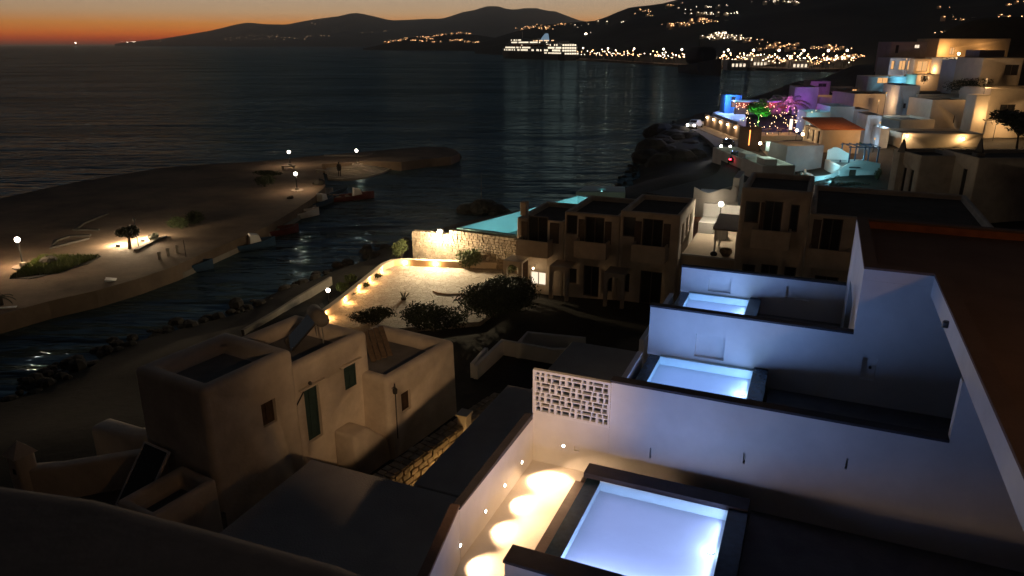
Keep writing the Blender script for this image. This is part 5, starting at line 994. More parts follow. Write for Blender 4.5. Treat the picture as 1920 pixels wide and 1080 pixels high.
# beach club
rt = thing('retaining_wall', 'brown retaining wall with five lamps below the blue pool deck', 'wall', (38.18,132.35,3))
ra, rb_ = Vector((34.99,132.35,3)), Vector((35.36,112.44,3))
o = MB().path_wall([(ra-Vector((38.18,132.35,3))).to_2d(), (rb_-Vector((38.18,132.35,3))).to_2d()], .4, -1, 2.1).build('wall', M['brown_wall'], rt)
struct(MB().path_wall([tuple((ra+Vector((-1.2, -1.35, 0))).to_2d()), tuple((rb_+Vector((-1.2, -1.35, 0))).to_2d())], 3.0, 2.0, 3.12).build('lit_road_strip', M['sand']))  # pale strip for lamplight on the road, put into its colour
for i, nm in enumerate(('farthest', 'second', 'middle', 'fourth', 'nearest')):
    q = ra.lerp(rb_, .08+.2*i); w_ = thing('bracket_lamp', nm + ' bracket lamp on the retaining wall, counted from the sea', 'lamp', (q.x-.35, q.y-.35, 4.7), 0, 'lamps on the retaining wall')
    MB().ball((0, 0, 0), .13, 8, 6).build('globe', M['bulb_warm'], w_); MB().tube((0, 0, .05), (.35, .3, .2), .03).build('bracket', M['metal'], w_); light(w_, (-.1, -.12, -.1), 120, WARM, .12)
pd = thing('blue_pool_deck', 'glowing pale blue pool deck of the beach club', 'pool', (37.67,126.97,5.2))
dk = [tuple(Vector(q)-Vector((37.67,126.97,5.2))) for q in ((35.96,132,5.2),(39.4,138.58,5.2),(43.78,139.74,5.2),(39.74,124.12,5.2),(35.47,114.66,5.2),(35.61,122.29,5.2))]
MB().prism([q[:2] for q in dk], -3, .0).build('basin', M['plaster_tan'], pd); MB().prism([(q[0]*.95, q[1]*.95) for q in dk], .004, .2).build('surface', M['white'], pd)
light(pd, (0, 2, 3.0), 1200, (.26, .46, 1.0), .3); light(pd, (1.5, -6, 2.4), 700, (.26, .46, 1.0), .3)
cb = house('cabana', 'blue lit cabana beside the pool deck', (39.3,131,6.22), 5, 3.0, 2.4, 2.3, [('f', 0, .2, .8, 1.8, 'dark')], m='blue_lit_wall', bev=.03, cat='hut'); light(cb, (-.3, -1.2, 1.4), 45, (.1, .35, 1.0), .1)  # blue light on the cabana is put into its wall colour
br = thing('bar_shelter', 'long beach bar shelter hung with warm fairy lights', 'bar', (43.35,128,5.38), -4)
MB().box(-4.6, 0, 2.1, 4.8, 3, 2.3).build('roof', M['plaster_grey'], br); MB().box(-4.6, 2.8, 0, 4.8, 3, 2.098).build('back_wall', M['terracotta'], br)
for x in (-4.4, -2, .4, 2.8, 4.6): MB().box(x-.06, .05, 0, x+.06, .17, 2.098).build('post', M['wood'], br)
MB().box(-4.4, .6, 0, 4.6, 1.1, 1.0).build('counter', M['wood_mid'], br)
mb = MB(); rr = random.Random(2)
for k in range(70): mb.ball((rr.uniform(-4.5, 4.7), rr.uniform(-.05, .2), rr.uniform(1.2, 2.05)), .05, 5, 3)
q = mb.build('fairy_lights', emis('fairy', (1, .45, .25), 9, False), br); q['kind'] = 'stuff'
light(br, (-2.5, 1.5, 1.6), 22, (1, .35, .2), .2); light(br, (2.5, 1.5, 1.6), 22, (1, .4, .22), .2); light(br, (-3, -1, 2.8), 60, (.2, .35, 1), .2)
gt = tree('tree washed in bright green light at the beach club', (39.73,118,3.67), 5.0, 2.3, 1900, .18, 'leaf_pale', 12); spot(gt, (-.6, -3.4, .3), (0, 0, 3.4), 5000, (.06, 1, .12), 62, .4, .1); spot(gt, (1.6, -2.8, .3), (.2, 0, 2.6), 3000, (.1, 1, .1), 60, .4, .1)
pt = palm('palm washed in purple light at the beach club', (46.44,124,6.18), 1.2, 3.8, 24, 'leaf_pale', 3); spot(pt, (-.6, -3.2, .2), (0, 0, 2.2), 5000, (.55, .08, 1), 80, .4, .1); spot(pt, (1.4, -2.8, .2), (.4, 0, 1.8), 3000, (.9, .1, .8), 70, .4, .1); light(pt, (-.5, -1.7, 1.3), 260, (.6, .12, 1), .1); light(pt, (1.3, -1.2, .9), 200, (.9, .15, .9), .1)
dt_ = thing('dining_terrace', 'dining terrace glowing amber under the green tree', 'terrace', (39.19,108,4.33))
MB().box(-3, -2, -2, 3.4, 3, 0).build('floor', M['plaster_tan'], dt_)
for x, y in ((-1.8, -.6), (0, -1), (1.8, -.3), (-.8, 1), (1.2, 1.3)):
    tb_ = MB().lathe([(.45, .7), (.45, .75)], (x, y, 0), 12).build('table', M['wood_mid'], dt_); MB().tube((x, y, 0), (x, y, .7), .05).build('leg', M['metal'], tb_)
light(dt_, (0, 0, 2.2), 130, (1, .5, .15), .2); light(dt_, (2, 1, 1.6), 60, (1, .5, .15), .2)
lc = thing('light_column', 'slim white glowing column on the dining terrace', 'lamp', (40.47,106,5.26)); MB().box(-.18, -.18, 0, .18, .18, 1.5).build('shade', emis('column_light', (1, .8, .62), 1.6), lc, bevel=.04); MB().box(-.24, -.24, -.3, .24, .24, -.003).build('base', M['metal'], lc)
os_ = thing('light_strip', 'vertical orange light strip on a dark wall by the road', 'lamp', (32.7,100,3.82)); MB().box(-.06, -.04, 0, .06, .02, 2.05).build('tube', emis('orange_tube', (1, .28, .06), 4), os_); MB().box(-1.4, .021, -1.5, 1.6, .4, 2.5).build('backing_wall', M['wood'], os_)
for q, lb, ww in (((33.55,98,4.23), 'round warm lamp right of the orange strip', 30), ((39.56,99,5.32), 'round warm lamp by the red roofed house', 50), ((40.26,103,5.37), 'small warm lamp on the dining terrace edge', 26)):
    g_ = thing('globe_lantern', lb, 'lamp', q, 0, 'globe lanterns of the beach club'); MB().ball((0, 0, .1), .2, 10, 6).build('globe', M['bulb_warm'], g_); MB().tube((0, 0, -1.2), (0, 0, -.08), .04).build('post', M['metal'], g_); light(g_, (0, -.1, .1), ww, WARM, .2)
rr = random.Random(21); mb = MB()
for k in range(90): mb.ball((rr.uniform(-6, 6), rr.uniform(-4, 4), rr.uniform(-1, 2.4)), .045, 5, 3)
q = mb.build('string_lights', emis('string', (1, .62, .3), 10, False), None); q.location = (40.49,112,5.15); tag(q, 'tiny warm string lights over the dining terrace', 'string lights', kind='stuff')
# ---------------------------------------------------------------- village houses up the slope
plain_light = light
def light(parent, loc, watts, color=WARM, r=.06): return plain_light(parent, loc, watts*2.2, color, r)
def vill(label, bx, D, rot, wins=(), m='plaster', rm='rooftop_old', bev=.12, **k):
    return house(k.pop('name', 'village_house'), label, bx[:3], rot, bx[3], D, bx[4], wins, m=m, rm=rm, bev=bev, group=k.pop('group', None), **k)
def lamp_on(p, loc, watts, color=AMBER, r=.1, bulb='bulb_warm', b=.12):
    q = MB().ball(loc, b, 8, 6).build('lamp', M[bulb], p); MB().tube((loc[0], loc[1]+.02, loc[2]+b), (loc[0], loc[1]+.35, loc[2]+b+.1), .03).build('bracket', M['metal'], q)
    light(p, (loc[0], loc[1]-b-.12, loc[2]), watts, color, r)
# red roofed house
h = vill('cream house with red tiled roof above the mauve wall', (43.51,96,3.44,5.01,2.86), 6.5, 0, [('l', 1.2, 1.0, .6, 1.6, 'dark'), ('l', 3.0, 1.0, .6, 1.6, 'dark'), ('l', 4.8, 1.1, .6, 1.6, 'dark')], m='plaster_tan', bev=.03, roof=False, rim=.2, drop=.2)
W_, H_ = (43.51,96,3.44,5.01,2.86)[3:5]
MB().add([(-W_/2-.35, -.35, H_+.02), (W_/2+.3, -.35, H_+.02), (W_/2+.3, 6.8, H_+.9), (-W_/2-.35, 6.8, H_+.9), (-W_/2-.35, -.35, H_+.14), (W_/2+.3, -.35, H_+.14), (W_/2+.3, 6.8, H_+1.02), (-W_/2-.35, 6.8, H_+1.02)], [(0, 3, 2, 1), (4, 5, 6, 7), (0, 1, 5, 4), (1, 2, 6, 5), (2, 3, 7, 6), (3, 0, 4, 7)]).build('roof', M['terracotta'], h)
light(h, (1.2, -3.0, 2.6), 110, (1, .52, .2), .15); light(h, (-5.2, 2.5, 2.6), 40, (1, .6, .3), .15); light(h, (-.5, -.6, 6.2), 130, (1, .5, .2), .2)  # last light hangs bare above the roof, added to brighten the tiles
V0 = vill('mauve grey wall block below the red roofed house', (34.92,86,3.07,4.65,2.53), 4.5, 8, (), m='plaster_mauve', rm='plaster_tan', bev=.02, rim=.12, drop=.12); light(V0, (.4, -3.4, 3.0), 45, (1, .58, .32), .2); light(V0, (0, 1.2, 4.6), 34, (1, .6, .3), .2)
# pale green roof terraces by the road
for bx, lb, D in (((28.74,84,2.58,3.25,1.68), 'pale greenish roof terrace house next to the road', 11), ((28.31,76,3.73,3.62,1.13), 'lower pale greenish terrace block below the first', 6)):
    h = vill(lb, bx, D, 4, (), m='plaster', rm='plaster', bev=.12, rim=.22, drop=.45); light(h, (.2, D*.45, bx[4]+2.2), 60, (.72, 1, .8), .25)
    MB().prism([(-1.2, 1.0), (.2, 1.0), (.2, 3.2), (-1.2, 3.2)], bx[4]-.44, bx[4]+.5).build('parapet', M['plaster'], h, bevel=.05)
MB().box(-.4, 3, 2.2, .0, 3.4, 3.2).build('chimney', M['plaster'], h)
# cyan curved house
bx = (38.89,80,1.95,4.42,2.16)
h = vill('white curved house with arched door under cyan lit roof terrace', bx, 5.5, -6, [('f', -.75, 0, .75, 1.9, 'door')], bev=.45, rim=.3, drop=.35, sink=2)
mb = MB(); mb.prism([(-1.3, -.05), (-.2, -.05), (-.2, -.55), (-1.3, -.55)], 2.05, 2.13); mb.build('awning', M['metal'], h)
light(h, (1.3, -2.2, .9), 75, (1, .72, .42), .12); light(h, (2.9, -1.6, .6), 30, (1, .6, .28), .12); light(h, (-.9, -2.4, .7), 45, (1, .75, .45), .12)
def ribbon(mb, pts, th=.2):
    for i in range(len(pts)-1):
        (x0, y0, a0, b0), (x1, y1, a1, b1) = pts[i], pts[i+1]
        d = Vector((x1-x0, y1-y0)).normalized(); nx_, ny_ = -d.y*th/2, d.x*th/2
        mb.add([(x0-nx_, y0-ny_, a0), (x1-nx_, y1-ny_, a1), (x1+nx_, y1+ny_, a1), (x0+nx_, y0+ny_, a0), (x0-nx_, y0-ny_, b0), (x1-nx_, y1-ny_, b1), (x1+nx_, y1+ny_, b1), (x0+nx_, y0+ny_, b0)], [(0, 3, 2, 1), (4, 5, 6, 7), (0, 1, 5, 4), (1, 2, 6, 5), (2, 3, 7, 6), (3, 0, 4, 7)])
    return mb
z1 = bx[4]
hgt = lambda i: z1-1.0+1.75/(1+math.exp(-(i-8)*.75))
ribbon(MB(), [(-5.2+.4*i, -1.2+.16*i, -1.2, hgt(i)) for i in range(8)], .25).build('curved_parapet', M['plaster'], h)
ribbon(MB(), [(-2.4+.4*i, -.08, z1-.35, hgt(i+7)-.25*max(0, i-6)*.3) for i in range(12)], .22).build('curved_parapet', M['plaster'], h)
ribbon(MB(), [(-5.2, -1.2, -1, z1-1.1), (-5.6, .8, -1, z1-1.0), (-5.0, 3.2, -1, z1-.9)], .25).build('curved_parapet', M['plaster'], h)
MB().prism([(-5.6, -1.1), (-2.2, -.3), (-2.2, 4.6), (-5.2, 4.4)], -1.2, z1-1.5).build('lower_terrace', M['plaster'], h)
MB().prism([(-4.9, -4.2), (-2.2, -3.6), (-2.1, -1.0), (-5.0, -1.35)], -2, z1-1.9).build('lower_terrace', M['plaster'], h)
ribbon(MB(), [(-2.2+.3*i, 5.0-.05*i, z1, z1+1.1+.35*math.sin(i*.55)) for i in range(9)], .2).build('curved_parapet', M['plaster'], h)
pg = MB()
for x in (-.6, 1.0, 2.5):
    for y in (2.2, 5.0): pg.box(x-.06, y-.06, z1-.3, x+.06, y+.06, z1+1.75)
for y in (2.2, 5.0): pg.box(-.8, y-.05, z1+1.752, 2.7, y+.05, z1+1.86)
for x in (-.6, .2, 1.0, 1.75, 2.5): pg.box(x-.05, 2.05, z1+1.864, x+.05, 5.15, z1+1.96)
pg.build('pergola', M['hull_blue'], h)
light(h, (-3.7, 1.0, z1-.9), 55, CYAN, .15); light(h, (-3.7, -2.1, z1-1.3), 48, CYAN, .12); light(h, (-2.6, -3.0, z1+.9), 60, CYAN, .12); light(h, (.6, 2.6, z1+.7), 60, CYAN, .15); light(h, (-2.2, 1.6, z1+.7), 40, CYAN, .12)
palm('small palm in front of the white curved house', (34.86,77.5,2.53), .55, 1.05, 11, 'leaf', 9)
bush('bush glowing amber at the corner of the curved house', (40.04,78,2.91), (.6, .5, .9), 260, .12, 'leaf_pale')
# white wavy terrace nearer
wv = thing('wavy_terrace', 'white terrace with wavy parapet above the hotel courtyard', 'terrace', (17.22,60.08,4.6), AXD)
MB().box(-1.7, -.6, -3, 2.0, 4, .0).build('floor', M['plaster'], wv)
ribbon(MB(), [(-1.7+.25*i, -.45, 0.003, .75+.22*math.sin(i*.55+2.2)+(.5 if i > 12 else 0)) for i in range(15)], .2).build('parapet', M['plaster'], wv)
MB().box(1.4, -.3, .004, 1.9, 3.6, 1.9).build('wall', M['plaster'], wv)
light(wv, (-.4, 1.2, 1.1), 9, (.75, .92, 1), .15); light(wv, (0, -1.6, .2), 10, (1, .8, .55), .15)
# upper cluster
V = []
def V_(label, bx, D, rot, wins=(), **k):
    h = vill(label, bx, D, rot, wins, **k); V.append(h); return h
h8b = V_('beige house with side wall toned as if lit pale blue, lower of the pair', (59.89,108,1.74,5.07,4.76), 7, 0, (), m='plaster_tan', rm='roof_dark')
MB().box(-(59.89,108,1.74,5.07,4.76)[3]/2-.09, .1, -2, -(59.89,108,1.74,5.07,4.76)[3]/2-.004, 6.9, (59.89,108,1.74,5.07,4.76)[4]-.3).build('blue_lit_side', M['plaster_grey'], h8b)  # grey sheet puts the pale blue light on this side into colour
V_('beige cube house with narrow slot window, right of the lower pair', (68.41,114,2.81,6.97,6.09), 7, 0, [('f', .4, 2.6, .18, 1.1, 'dark')], m='plaster_tan', rm='roof_dark')
V_('house with tall pale blue gable wall and dark roof behind', (65.44,122,5.05,3.17,5.57), 8, -8, [('f', -.4, 1.9, .4, .8, 'dark'), ('f', .7, 1.8, .4, .8, 'dark')], m='plaster_grey', rm='roof_dark')
V_('dark roofed brown block joining the blue gable house', (71.2,121,4.72,9.47,4.61), 8, 0, (), m='plaster_tan', rm='roof_dark')
h8d = V_('tall tan wall glowing from a hidden lamp', (69.49,109,3.98,2.06,5.96), 2.5, 0, (), m='plaster_tan', bev=.2); light(h8d, (.3, -1.6, 3.2), 150, (1, .62, .28), .1)
rp_ = thing('ramp_wall', 'tan sloping ramp wall right of the tall glowing wall', 'wall', (70.19,106,4.11)); MB().add([(-1.6, -.2, -2), (5, 0, -2), (5, .3, -2), (-1.6, .1, -2), (-1.6, -.2, 2.2), (5, 0, 3.2), (5, .3, 3.2), (-1.6, .1, 2.2)], [(0, 3, 2, 1), (4, 5, 6, 7), (0, 1, 5, 4), (1, 2, 6, 5), (2, 3, 7, 6), (3, 0, 4, 7)]).build('wall', M['plaster_tan'], rp_); light(rp_, (1, -2.2, 1.5), 60, (1, .62, .28), .15)
h8e = V_('long low tan house with two bright wall lamps', (58.07,98,2.07,10.69,3.57), 6, -3, [('f', 1.6, .2, 1.6, 1.5, 'door')], m='plaster_tan', rm='roof_dark')
wE, hE = (58.07,98,2.07,10.69,3.57)[3:5]
lamp_on(h8e, (2.6, -.25, hE-.7), 75, (1, .62, .26), .1, b=.16); lamp_on(h8e, (-wE/2+.5, -.25, hE-.3), 60, (1, .66, .34), .1, b=.14)
h = V_('white house with pale blue wall and tiny dark window', (50.95,103,2.45,1.96,5.13), 5, -10, [('f', .1, 2.6, .35, .7, 'dark')], m='plaster_grey'); light(h, (-1.5, -3, 1.5), 40, (.45, .75, 1), .2)
V_('grey stepped wall house left of the low tan one', (50.72,99,1.92,1.17,4.32), 4, -10, (), m='plaster_grey', bev=.25)
V_('grey cube house with square dark window high on the right', (77.18,118,8.36,6.42,6.66), 7, 0, [('f', 1.6, 4.0, 2.2, 1.6, 'dark')], m='plaster_tan', rm='roof_dark')
V_('grey house just left of the high cube house', (76.09,124,9.66,3.37,4.93), 6, 0, [('f', .3, 2.6, .9, 1.2, 'dark')], m='plaster_grey', rm='roof_dark')
h = V_('big tan curved house at the right edge with dark opening', (77.03,111,3.34,11.21,7.47), 7, 4, [('f', -2.4, 3.2, 2.4, 1.9, 'dark')], m='plaster_tan', rm='plaster_tan', bev=.7, rim=.9)
V_('small pink roof box on top of the high cube house', (80.3,126,14.55,4.28,1.53), 4, 0, (), m='plaster_mauve')
h = V_('mauve grey house at the upper left of the village', (93.42,178,13.53,8.18,4.06), 8, -6, [('f', 1.9, 2.6, 1.1, .8, 'pale'), ('f', -2.5, 1.5, .7, 1.8, 'dark')], m='plaster_mauve', rm='roof_dark')
h = V_('large brown house at the top washed with amber light', (111.2,182,13.45,17.23,4.88), 10, 0, [('f', -5, 1.2, 1.2, 1.6, 'lit')], m='plaster_tan', rm='roof_dark'); light(h, (-7.5, -2.2, 2.0), 380, AMBER, .3); light(h, (1.5, -2.2, .8), 260, AMBER, .3)
h = V_('bluish house with two amber lit windows', (88.26,170,10.91,5.32,3.23), 7, -4, [('f', -1.9, .7, .7, 1.9, 'lit'), ('f', .2, .6, 1.4, 2.0, 'lit'), ('f', 1.6, .6, .5, 2.0, 'lit')], m='plaster_grey'); light(h, (-2, -4, 1), 90, (.45, .7, 1), .2)
h = V_('long house front with wide amber glass doors', (93.17,168,10.87,6.33,3.08), 7, 0, [('f', -1.2, .4, 2.4, 2.2, 'lit'), ('f', 1.7, .4, 2.2, 2.2, 'lit')], m='plaster_tan', rm='roof_dark'); light(h, (0, -1.6, .7), 120, AMBER, .2)
h = V_('brightest white house front with large lit panes', (97.67,164,9.55,7.48,4.69), 7, 0, [('f', -1.5, 1.0, 1.6, 2.0, 'pale'), ('f', .3, .6, 1.4, 2.4, 'pale'), ('f', 2.2, 1.4, 1.5, 2.0, 'pale')], m='plaster'); light(h, (-1, -2.5, 1.6), 700, (1, .74, .46), .3); lamp_on(h, (-.6, -.3, 5.5), 50, WARM, .1, b=.25)
h = V_('cream terrace wall with dark foliage below the bright house', (87.52,156,9.06,5.81,1.93), 5, 0, (), m='plaster_tan', bev=.05); light(h, (-1.5, -1.6, 1.4), 130, (1, .6, .3), .2)
bush('dark shrub against the cream terrace wall', (85.22,154,9.37), (.9, .5, 1.1), 260, .2, 'leaf')
h = V_('low teal lit terrace house with turquoise edge', (81.67,160,8.85,10.31,1.65), 6, -3, [('f', -2, .2, 2.2, 1.2, 'lit')], m='plaster_grey', bev=.05); light(h, (1, -2, .6), 150, (.2, .75, 1), .2); light(h, (4, -2, .3), 60, (.15, .6, 1), .2)
h = V_('purple lit house wall beside the purple palm', (55.65,140,5.28,4.24,4.11), 7, -12, (), m='plaster', bev=.05); light(h, (-1.5, -4, 1.2), 75, (.5, .16, 1), .2)
h = V_('smaller purple lit upper house behind the purple wall', (64.31,155,7.6,4.01,2.15), 6, -8, [('f', .4, 1.0, 1.6, .7, 'dark')], m='plaster_mauve', bev=.05); light(h, (-1, -3, 1.0), 60, (.6, .2, 1), .2)
h = V_('small turquoise lit house with white flat roof', (62.91,132,5.85,5.06,1.58), 4, -6, (), m='plaster', rm='plaster', bev=.05); light(h, (-3.2, -1.4, .6), 70, (.2, .9, .9), .15); light(h, (1.5, 2, 2.6), 30, (.7, .75, 1), .15)
h = V_('teal lit low roofs above the red roofed house', (47.59,114,5.76,3.65,1.3), 5, -6, (), m='plaster', rm='plaster', bev=.2); light(h, (0, 2, 2.2), 42, (.15, .8, 1), .2); light(h, (-1, -1.5, .8), 26, (.15, .8, 1), .2)
V_('dark house with lean roofs right of the teal roofs', (52.08,116,5.39,3.71,2.3), 7, -6, (), m='plaster_grey', rm='plaster_grey', bev=.05)
V_('grey stepped house in front of the turquoise one', (56.1,118,5.19,2.4,1.93), 5, -6, (), m='plaster_mauve', rm='plaster', bev=.05)
h = V_('low house roof washed amber behind the teal roofs', (60.43,138,5.93,5.19,1.74), 6, -10, (), m='plaster_tan', rm='plaster_tan', bev=.05); light(h, (-1, 2.5, 2.6), 80, (1, .6, .25), .2); light(h, (3, -1, 1), 40, (1, .55, .25), .15)
V_('dim house with a single warm window below the quay lights', (74.97,165,5.39,4.99,2.41), 6, -6, [('f', 1.2, .6, 1.0, 1.6, 'lit')], m='plaster_mauve', rm='roof_dark')
V_('brown roofed dim house left of the blue gable house', (63.06,128,5.38,7.59,3.51), 9, 0, (), m='plaster_tan', rm='roof_brown', bev=.03)
# near dark houses on the right
hD1 = V_('near dark house with tall side columns, left of two', (35.98,60,2.39,3.79,5.83), 4.5, 0, [('l', .9, 1.5, .5, 3.0, 'dark'), ('l', 2.1, 1.5, .5, 3.0, 'dark'), ('l', 3.3, 1.5, .5, 3.0, 'dark')], m='plaster_old', rm='roof_dark', sink=6)
hD2 = V_('near dark house at the right edge above the brown roof', (40.57,57,2.9,7.2,5.59), 5, 0, [('l', 1.4, 1.5, .6, 3.0, 'dark'), ('f', 1.2, 3, 1.0, 1.6, 'dark')], m='plaster_old', rm='roof_dark', sink=6)
for q, lb in (((34.05,63,7.4), 'dark pointed chimney on the left near house'), ((38.81,60,7.77), 'dark pointed chimney on the right near house')):
    c = thing('pointed_chimney', lb, 'chimney', q); MB().box(-.35, -.35, -3, .35, .35, .7).build('shaft', M['plaster_old'], c, bevel=.05); MB().lathe([(.42, .7), (.3, 1.1), (.04, 1.9)], (0, 0, 0), 4).build('cap', M['rooftop_old'], c)
bush('dark hedge below the white curved house', (36.54,76,2.35), (3.6, .8, .5), 1300, .12, 'leaf'); tree('black tree crown between the upper houses at right', (83.18,140,10.64), 4, 3.2, 1500, .25, 'leaf', 7); tree('black tree crown at the far right below the tan curved house', (58.74,84,4.7), 5, 4.5, 2600, .25, 'leaf', 8)
bush('dark scrub climbing the slope behind the bright house', (72.21,118,9.6), (4, 2, 1.6), 1200, .2, 'leaf')
light = plain_light
# ================================================================ SHIP AND HARBOUR
sa, sb = Vector((-11.97,993.22,0)), Vector((65.94,829.45,0))
L = (sb-sa).length; mid = (sa+sb)/2
sh_ = thing('cruise_ship', 'brightly lit cruise ship lying off the harbour', 'ship', (mid.x, mid.y, 0), math.degrees(math.atan2(sb.y-sa.y, sb.x-sa.x)))
secs = []
for i in range(15):
    t = i/14; x = -L/2 + L*t; w = 11*(min(1, (t/.22))**.6 if t < .22 else 1)*(1 if t < .93 else .92); zt = 9+3*max(0, (.2-t)/.2)
    secs.append([(x-4*max(0, .15-t)/.15, -w, zt), (x, -w*.9, 0), (x, 0, -3), (x, w*.9, 0), (x-4*max(0, .15-t)/.15, w, zt)])
MB().add([q for s_ in secs for q in s_], [(i*5+j, i*5+(j+1) % 5, (i+1)*5+(j+1) % 5, (i+1)*5+j) for i in range(14) for j in range(5)] + [tuple(range(5))[::-1], tuple(range(70, 75))]).build('hull', M['car_dark'], sh_)
for (x0, x1, z0, z1_) in ((-.36, .47, 9, 12), (-.34, .47, 12.02, 15), (-.31, .42, 15.02, 18), (-.28, .36, 18.02, 20.5), (-.24, -.08, 20.52, 23.5)):
    MB().box(x0*L, -10.5, z0, x1*L, 10.5, z1_).build('deck_house', M['plaster_grey'], sh_)
def winrow(x0, x1, z, h, step, w, m, y=-10.62, gap=()):
    mb = MB(); x = x0*L
    while x < x1*L:
        if not any(a*L < x < b_*L for a, b_ in gap) and R.random() > .22: mb.box(x, y, z, x+w, y+.1, z+h)
        x += step
    o = mb.build('window_row', M[m], sh_); o['kind'] = 'stuff'; return o
winrow(-.35, .46, 9.6, 1.9, 3.2, 2.3, 'ship_win', gap=((.02, .05), (.2, .24))); winrow(-.33, .05, 12.5, 1.6, 3.2, 2.3, 'ship_win'); winrow(.3, .47, 12.4, 1.8, 2.6, 2.2, 'ship_win'); winrow(.28, .42, 15.4, 1.8, 2.6, 2.2, 'ship_win'); winrow(.26, .47, 7.0, 1.4, 3.0, 2.0, 'ship_win', y=-11.05)
winrow(-.27, .36, 18.5, 1.5, 3.4, 2.6, 'ship_win'); winrow(.08, .36, 20.6, .9, 3.0, 2.4, 'ship_warm', y=-9); winrow(-.24, -.09, 21.2, 1.4, 2.6, 2.0, 'ship_win'); winrow(-.2, .25, 15.6, 1.0, 22, 2.5, 'ship_win')
sw_ = MB()
for z in (6.5, 9.6, 12.4, 15.4):
    for y in range(-9, 9, 3): sw_.box(.4701*L if z > 9 else .5*L, y, z, .4715*L if z > 9 else .501*L, y+2.2, z+1.6)
sw_.build('stern_windows', M['ship_win'], sh_)['kind'] = 'stuff'
MB().add([(.10*L, -3, 20.5), (.18*L, -3, 20.5), (.18*L, 3, 20.5), (.10*L, 3, 20.5), (.15*L, -2, 27), (.172*L, -2, 29), (.172*L, 2, 29), (.15*L, 2, 27)], [(0, 3, 2, 1), (4, 5, 6, 7), (0, 1, 5, 4), (1, 2, 6, 5), (2, 3, 7, 6), (3, 0, 4, 7)]).build('funnel', M['ship_blue'], sh_)  # funnel body emits by itself, its lit look put into the material
MB().tube((-.18*L, 0, 23.5), (-.18*L, 0, 32), .5, .2).build('mast', M['white'], sh_); MB().ball((.06*L, 0, 22), 2.0, 10, 6).build('radar_dome', M['white'], sh_)
for k in range(7): MB().tube(((-.2+.08*k)*L, -11.1, 15.6), ((-.2+.08*k+.045)*L, -11.1, 15.6), 1.1, 1.1, 8).build('lifeboat', M['terracotta'], sh_)
# dark vessel moored bow-on
dv = thing('dark_vessel', 'bulky dark vessel moored bow on before the harbour lights', 'ship', (114.8,449.12,0), -78)
secs = []
for i in range(9):
    t = i/8; x = -22+44*t; w = 7.0*(1-max(0, (t-.6)/.4)**2); zt = 5+4.5*t*t
    secs.append([(x, -w, zt), (x, -w*.8, -1), (x, w*.8, -1), (x, w, zt)])
MB().add([q for s_ in secs for q in s_], [(i*4+j, i*4+(j+1) % 4, (i+1)*4+(j+1) % 4, (i+1)*4+j) for i in range(8) for j in range(4)] + [tuple(range(4))[::-1], tuple(range(32, 36))]).build('hull', M['car_dark'], dv)
MB().box(-16, -6.5, 5, 6, 6.5, 16).build('deck_house', M['wood'], dv, True, bevel=4.5, seg=5); MB().tube((-8, 0, 14.5), (-8, 0, 20), .4, .2).build('mast', M['metal'], dv)
# quay with lamps
qpts = [(67.04,843.37,0),(100.35,743.47,0),(125.7,631.08,0),(138.76,573.18,0),(157.13,524.94,0),(179.57,503.71,0),(200.29,484.11,0),(229.85,503.71,0)]
qv = [Vector(p) for p in qpts]
qo = []
for p in qv: d = Vector((p.x, p.y, 0)).normalized(); qo.append(p + d*75)
struct(MB().prism([(p.x, p.y) for p in qv] + [(p.x, p.y) for p in qo[::-1]], -2, 1.6).build('harbour_quay', M['sand']))
bulbm = bpy.data.meshes.new('globe'); mb = MB().ball((0, 0, 6.5), .36, 7, 5); bulbm.from_pydata(mb.v, [], mb.f); bulbm.update(); bulbm.materials.append(M['far_white'])
bulbw = bulbm.copy(); bulbw.materials.clear(); bulbw.materials.append(M['far_warm'])
postm = bpy.data.meshes.new('post'); mb = MB().tube((0, 0, 0), (0, 0, 6), .12); postm.from_pydata(mb.v, [], mb.f); postm.update(); postm.materials.append(M['metal'])
rr = random.Random(77)
def along(t):
    t *= len(qv)-1; i = min(len(qv)-2, int(t)); return qv[i].lerp(qv[i+1], t-i)
for k in range(270):
    p = along(rr.random()); d = Vector((p.x, p.y, 0)).normalized(); p = p + d*(4+70*rr.random()**1.2)
    q = thing('quay_lamp', 'tall harbour quay lamp in the row right of the cruise ship', 'lamp', (p.x, p.y, 1.6), 0, 'harbour quay lamps')
    sc = rr.uniform(.7, 1.25); q.scale = (sc, sc, sc*rr.uniform(.7, 1.3))
    link('globe', bulbm if rr.random() < .4 else bulbw, None, q); link('post', postm, None, q)
for k in range(12):
    p = along((k+.5)/12); d = Vector((p.x, p.y, 0)).normalized(); p = p + d*26
    q = thing('quay_mast_light', 'tall mast light standing on the harbour quay', 'lamp', (p.x, p.y, 1.6), 0, 'harbour mast lights')
    MB().tube((0, 0, 0), (0, 0, 11), .2, .12).build('post', M['metal'], q); MB().ball((0, 0, 11.4), .8, 8, 6).build('head', M['far_white'], q); light(q, (0, 0, 11.4), 5000, (1, .74, .42), .8)
for i, (u, lb) in enumerate((((157.13,519.24,1.6), 'left lit harbour building'), ((184.49,557.61,1.6), 'white lit harbour building with upper storey'), ((195.21,507.58,1.6), 'lit harbour building at the right of the bay'), ((262.78,586.48,1.6), 'small lit harbour building farthest right'))):
    house('harbour_building', lb + ' on the far quay', u, 0, 16-2*i, 10, 5+i % 2*2.5, [('f', -4+2.6*k, .6, 1.6, 2.2, 'pale') for k in range(4)], bev=0, cat='building', group='harbour buildings')
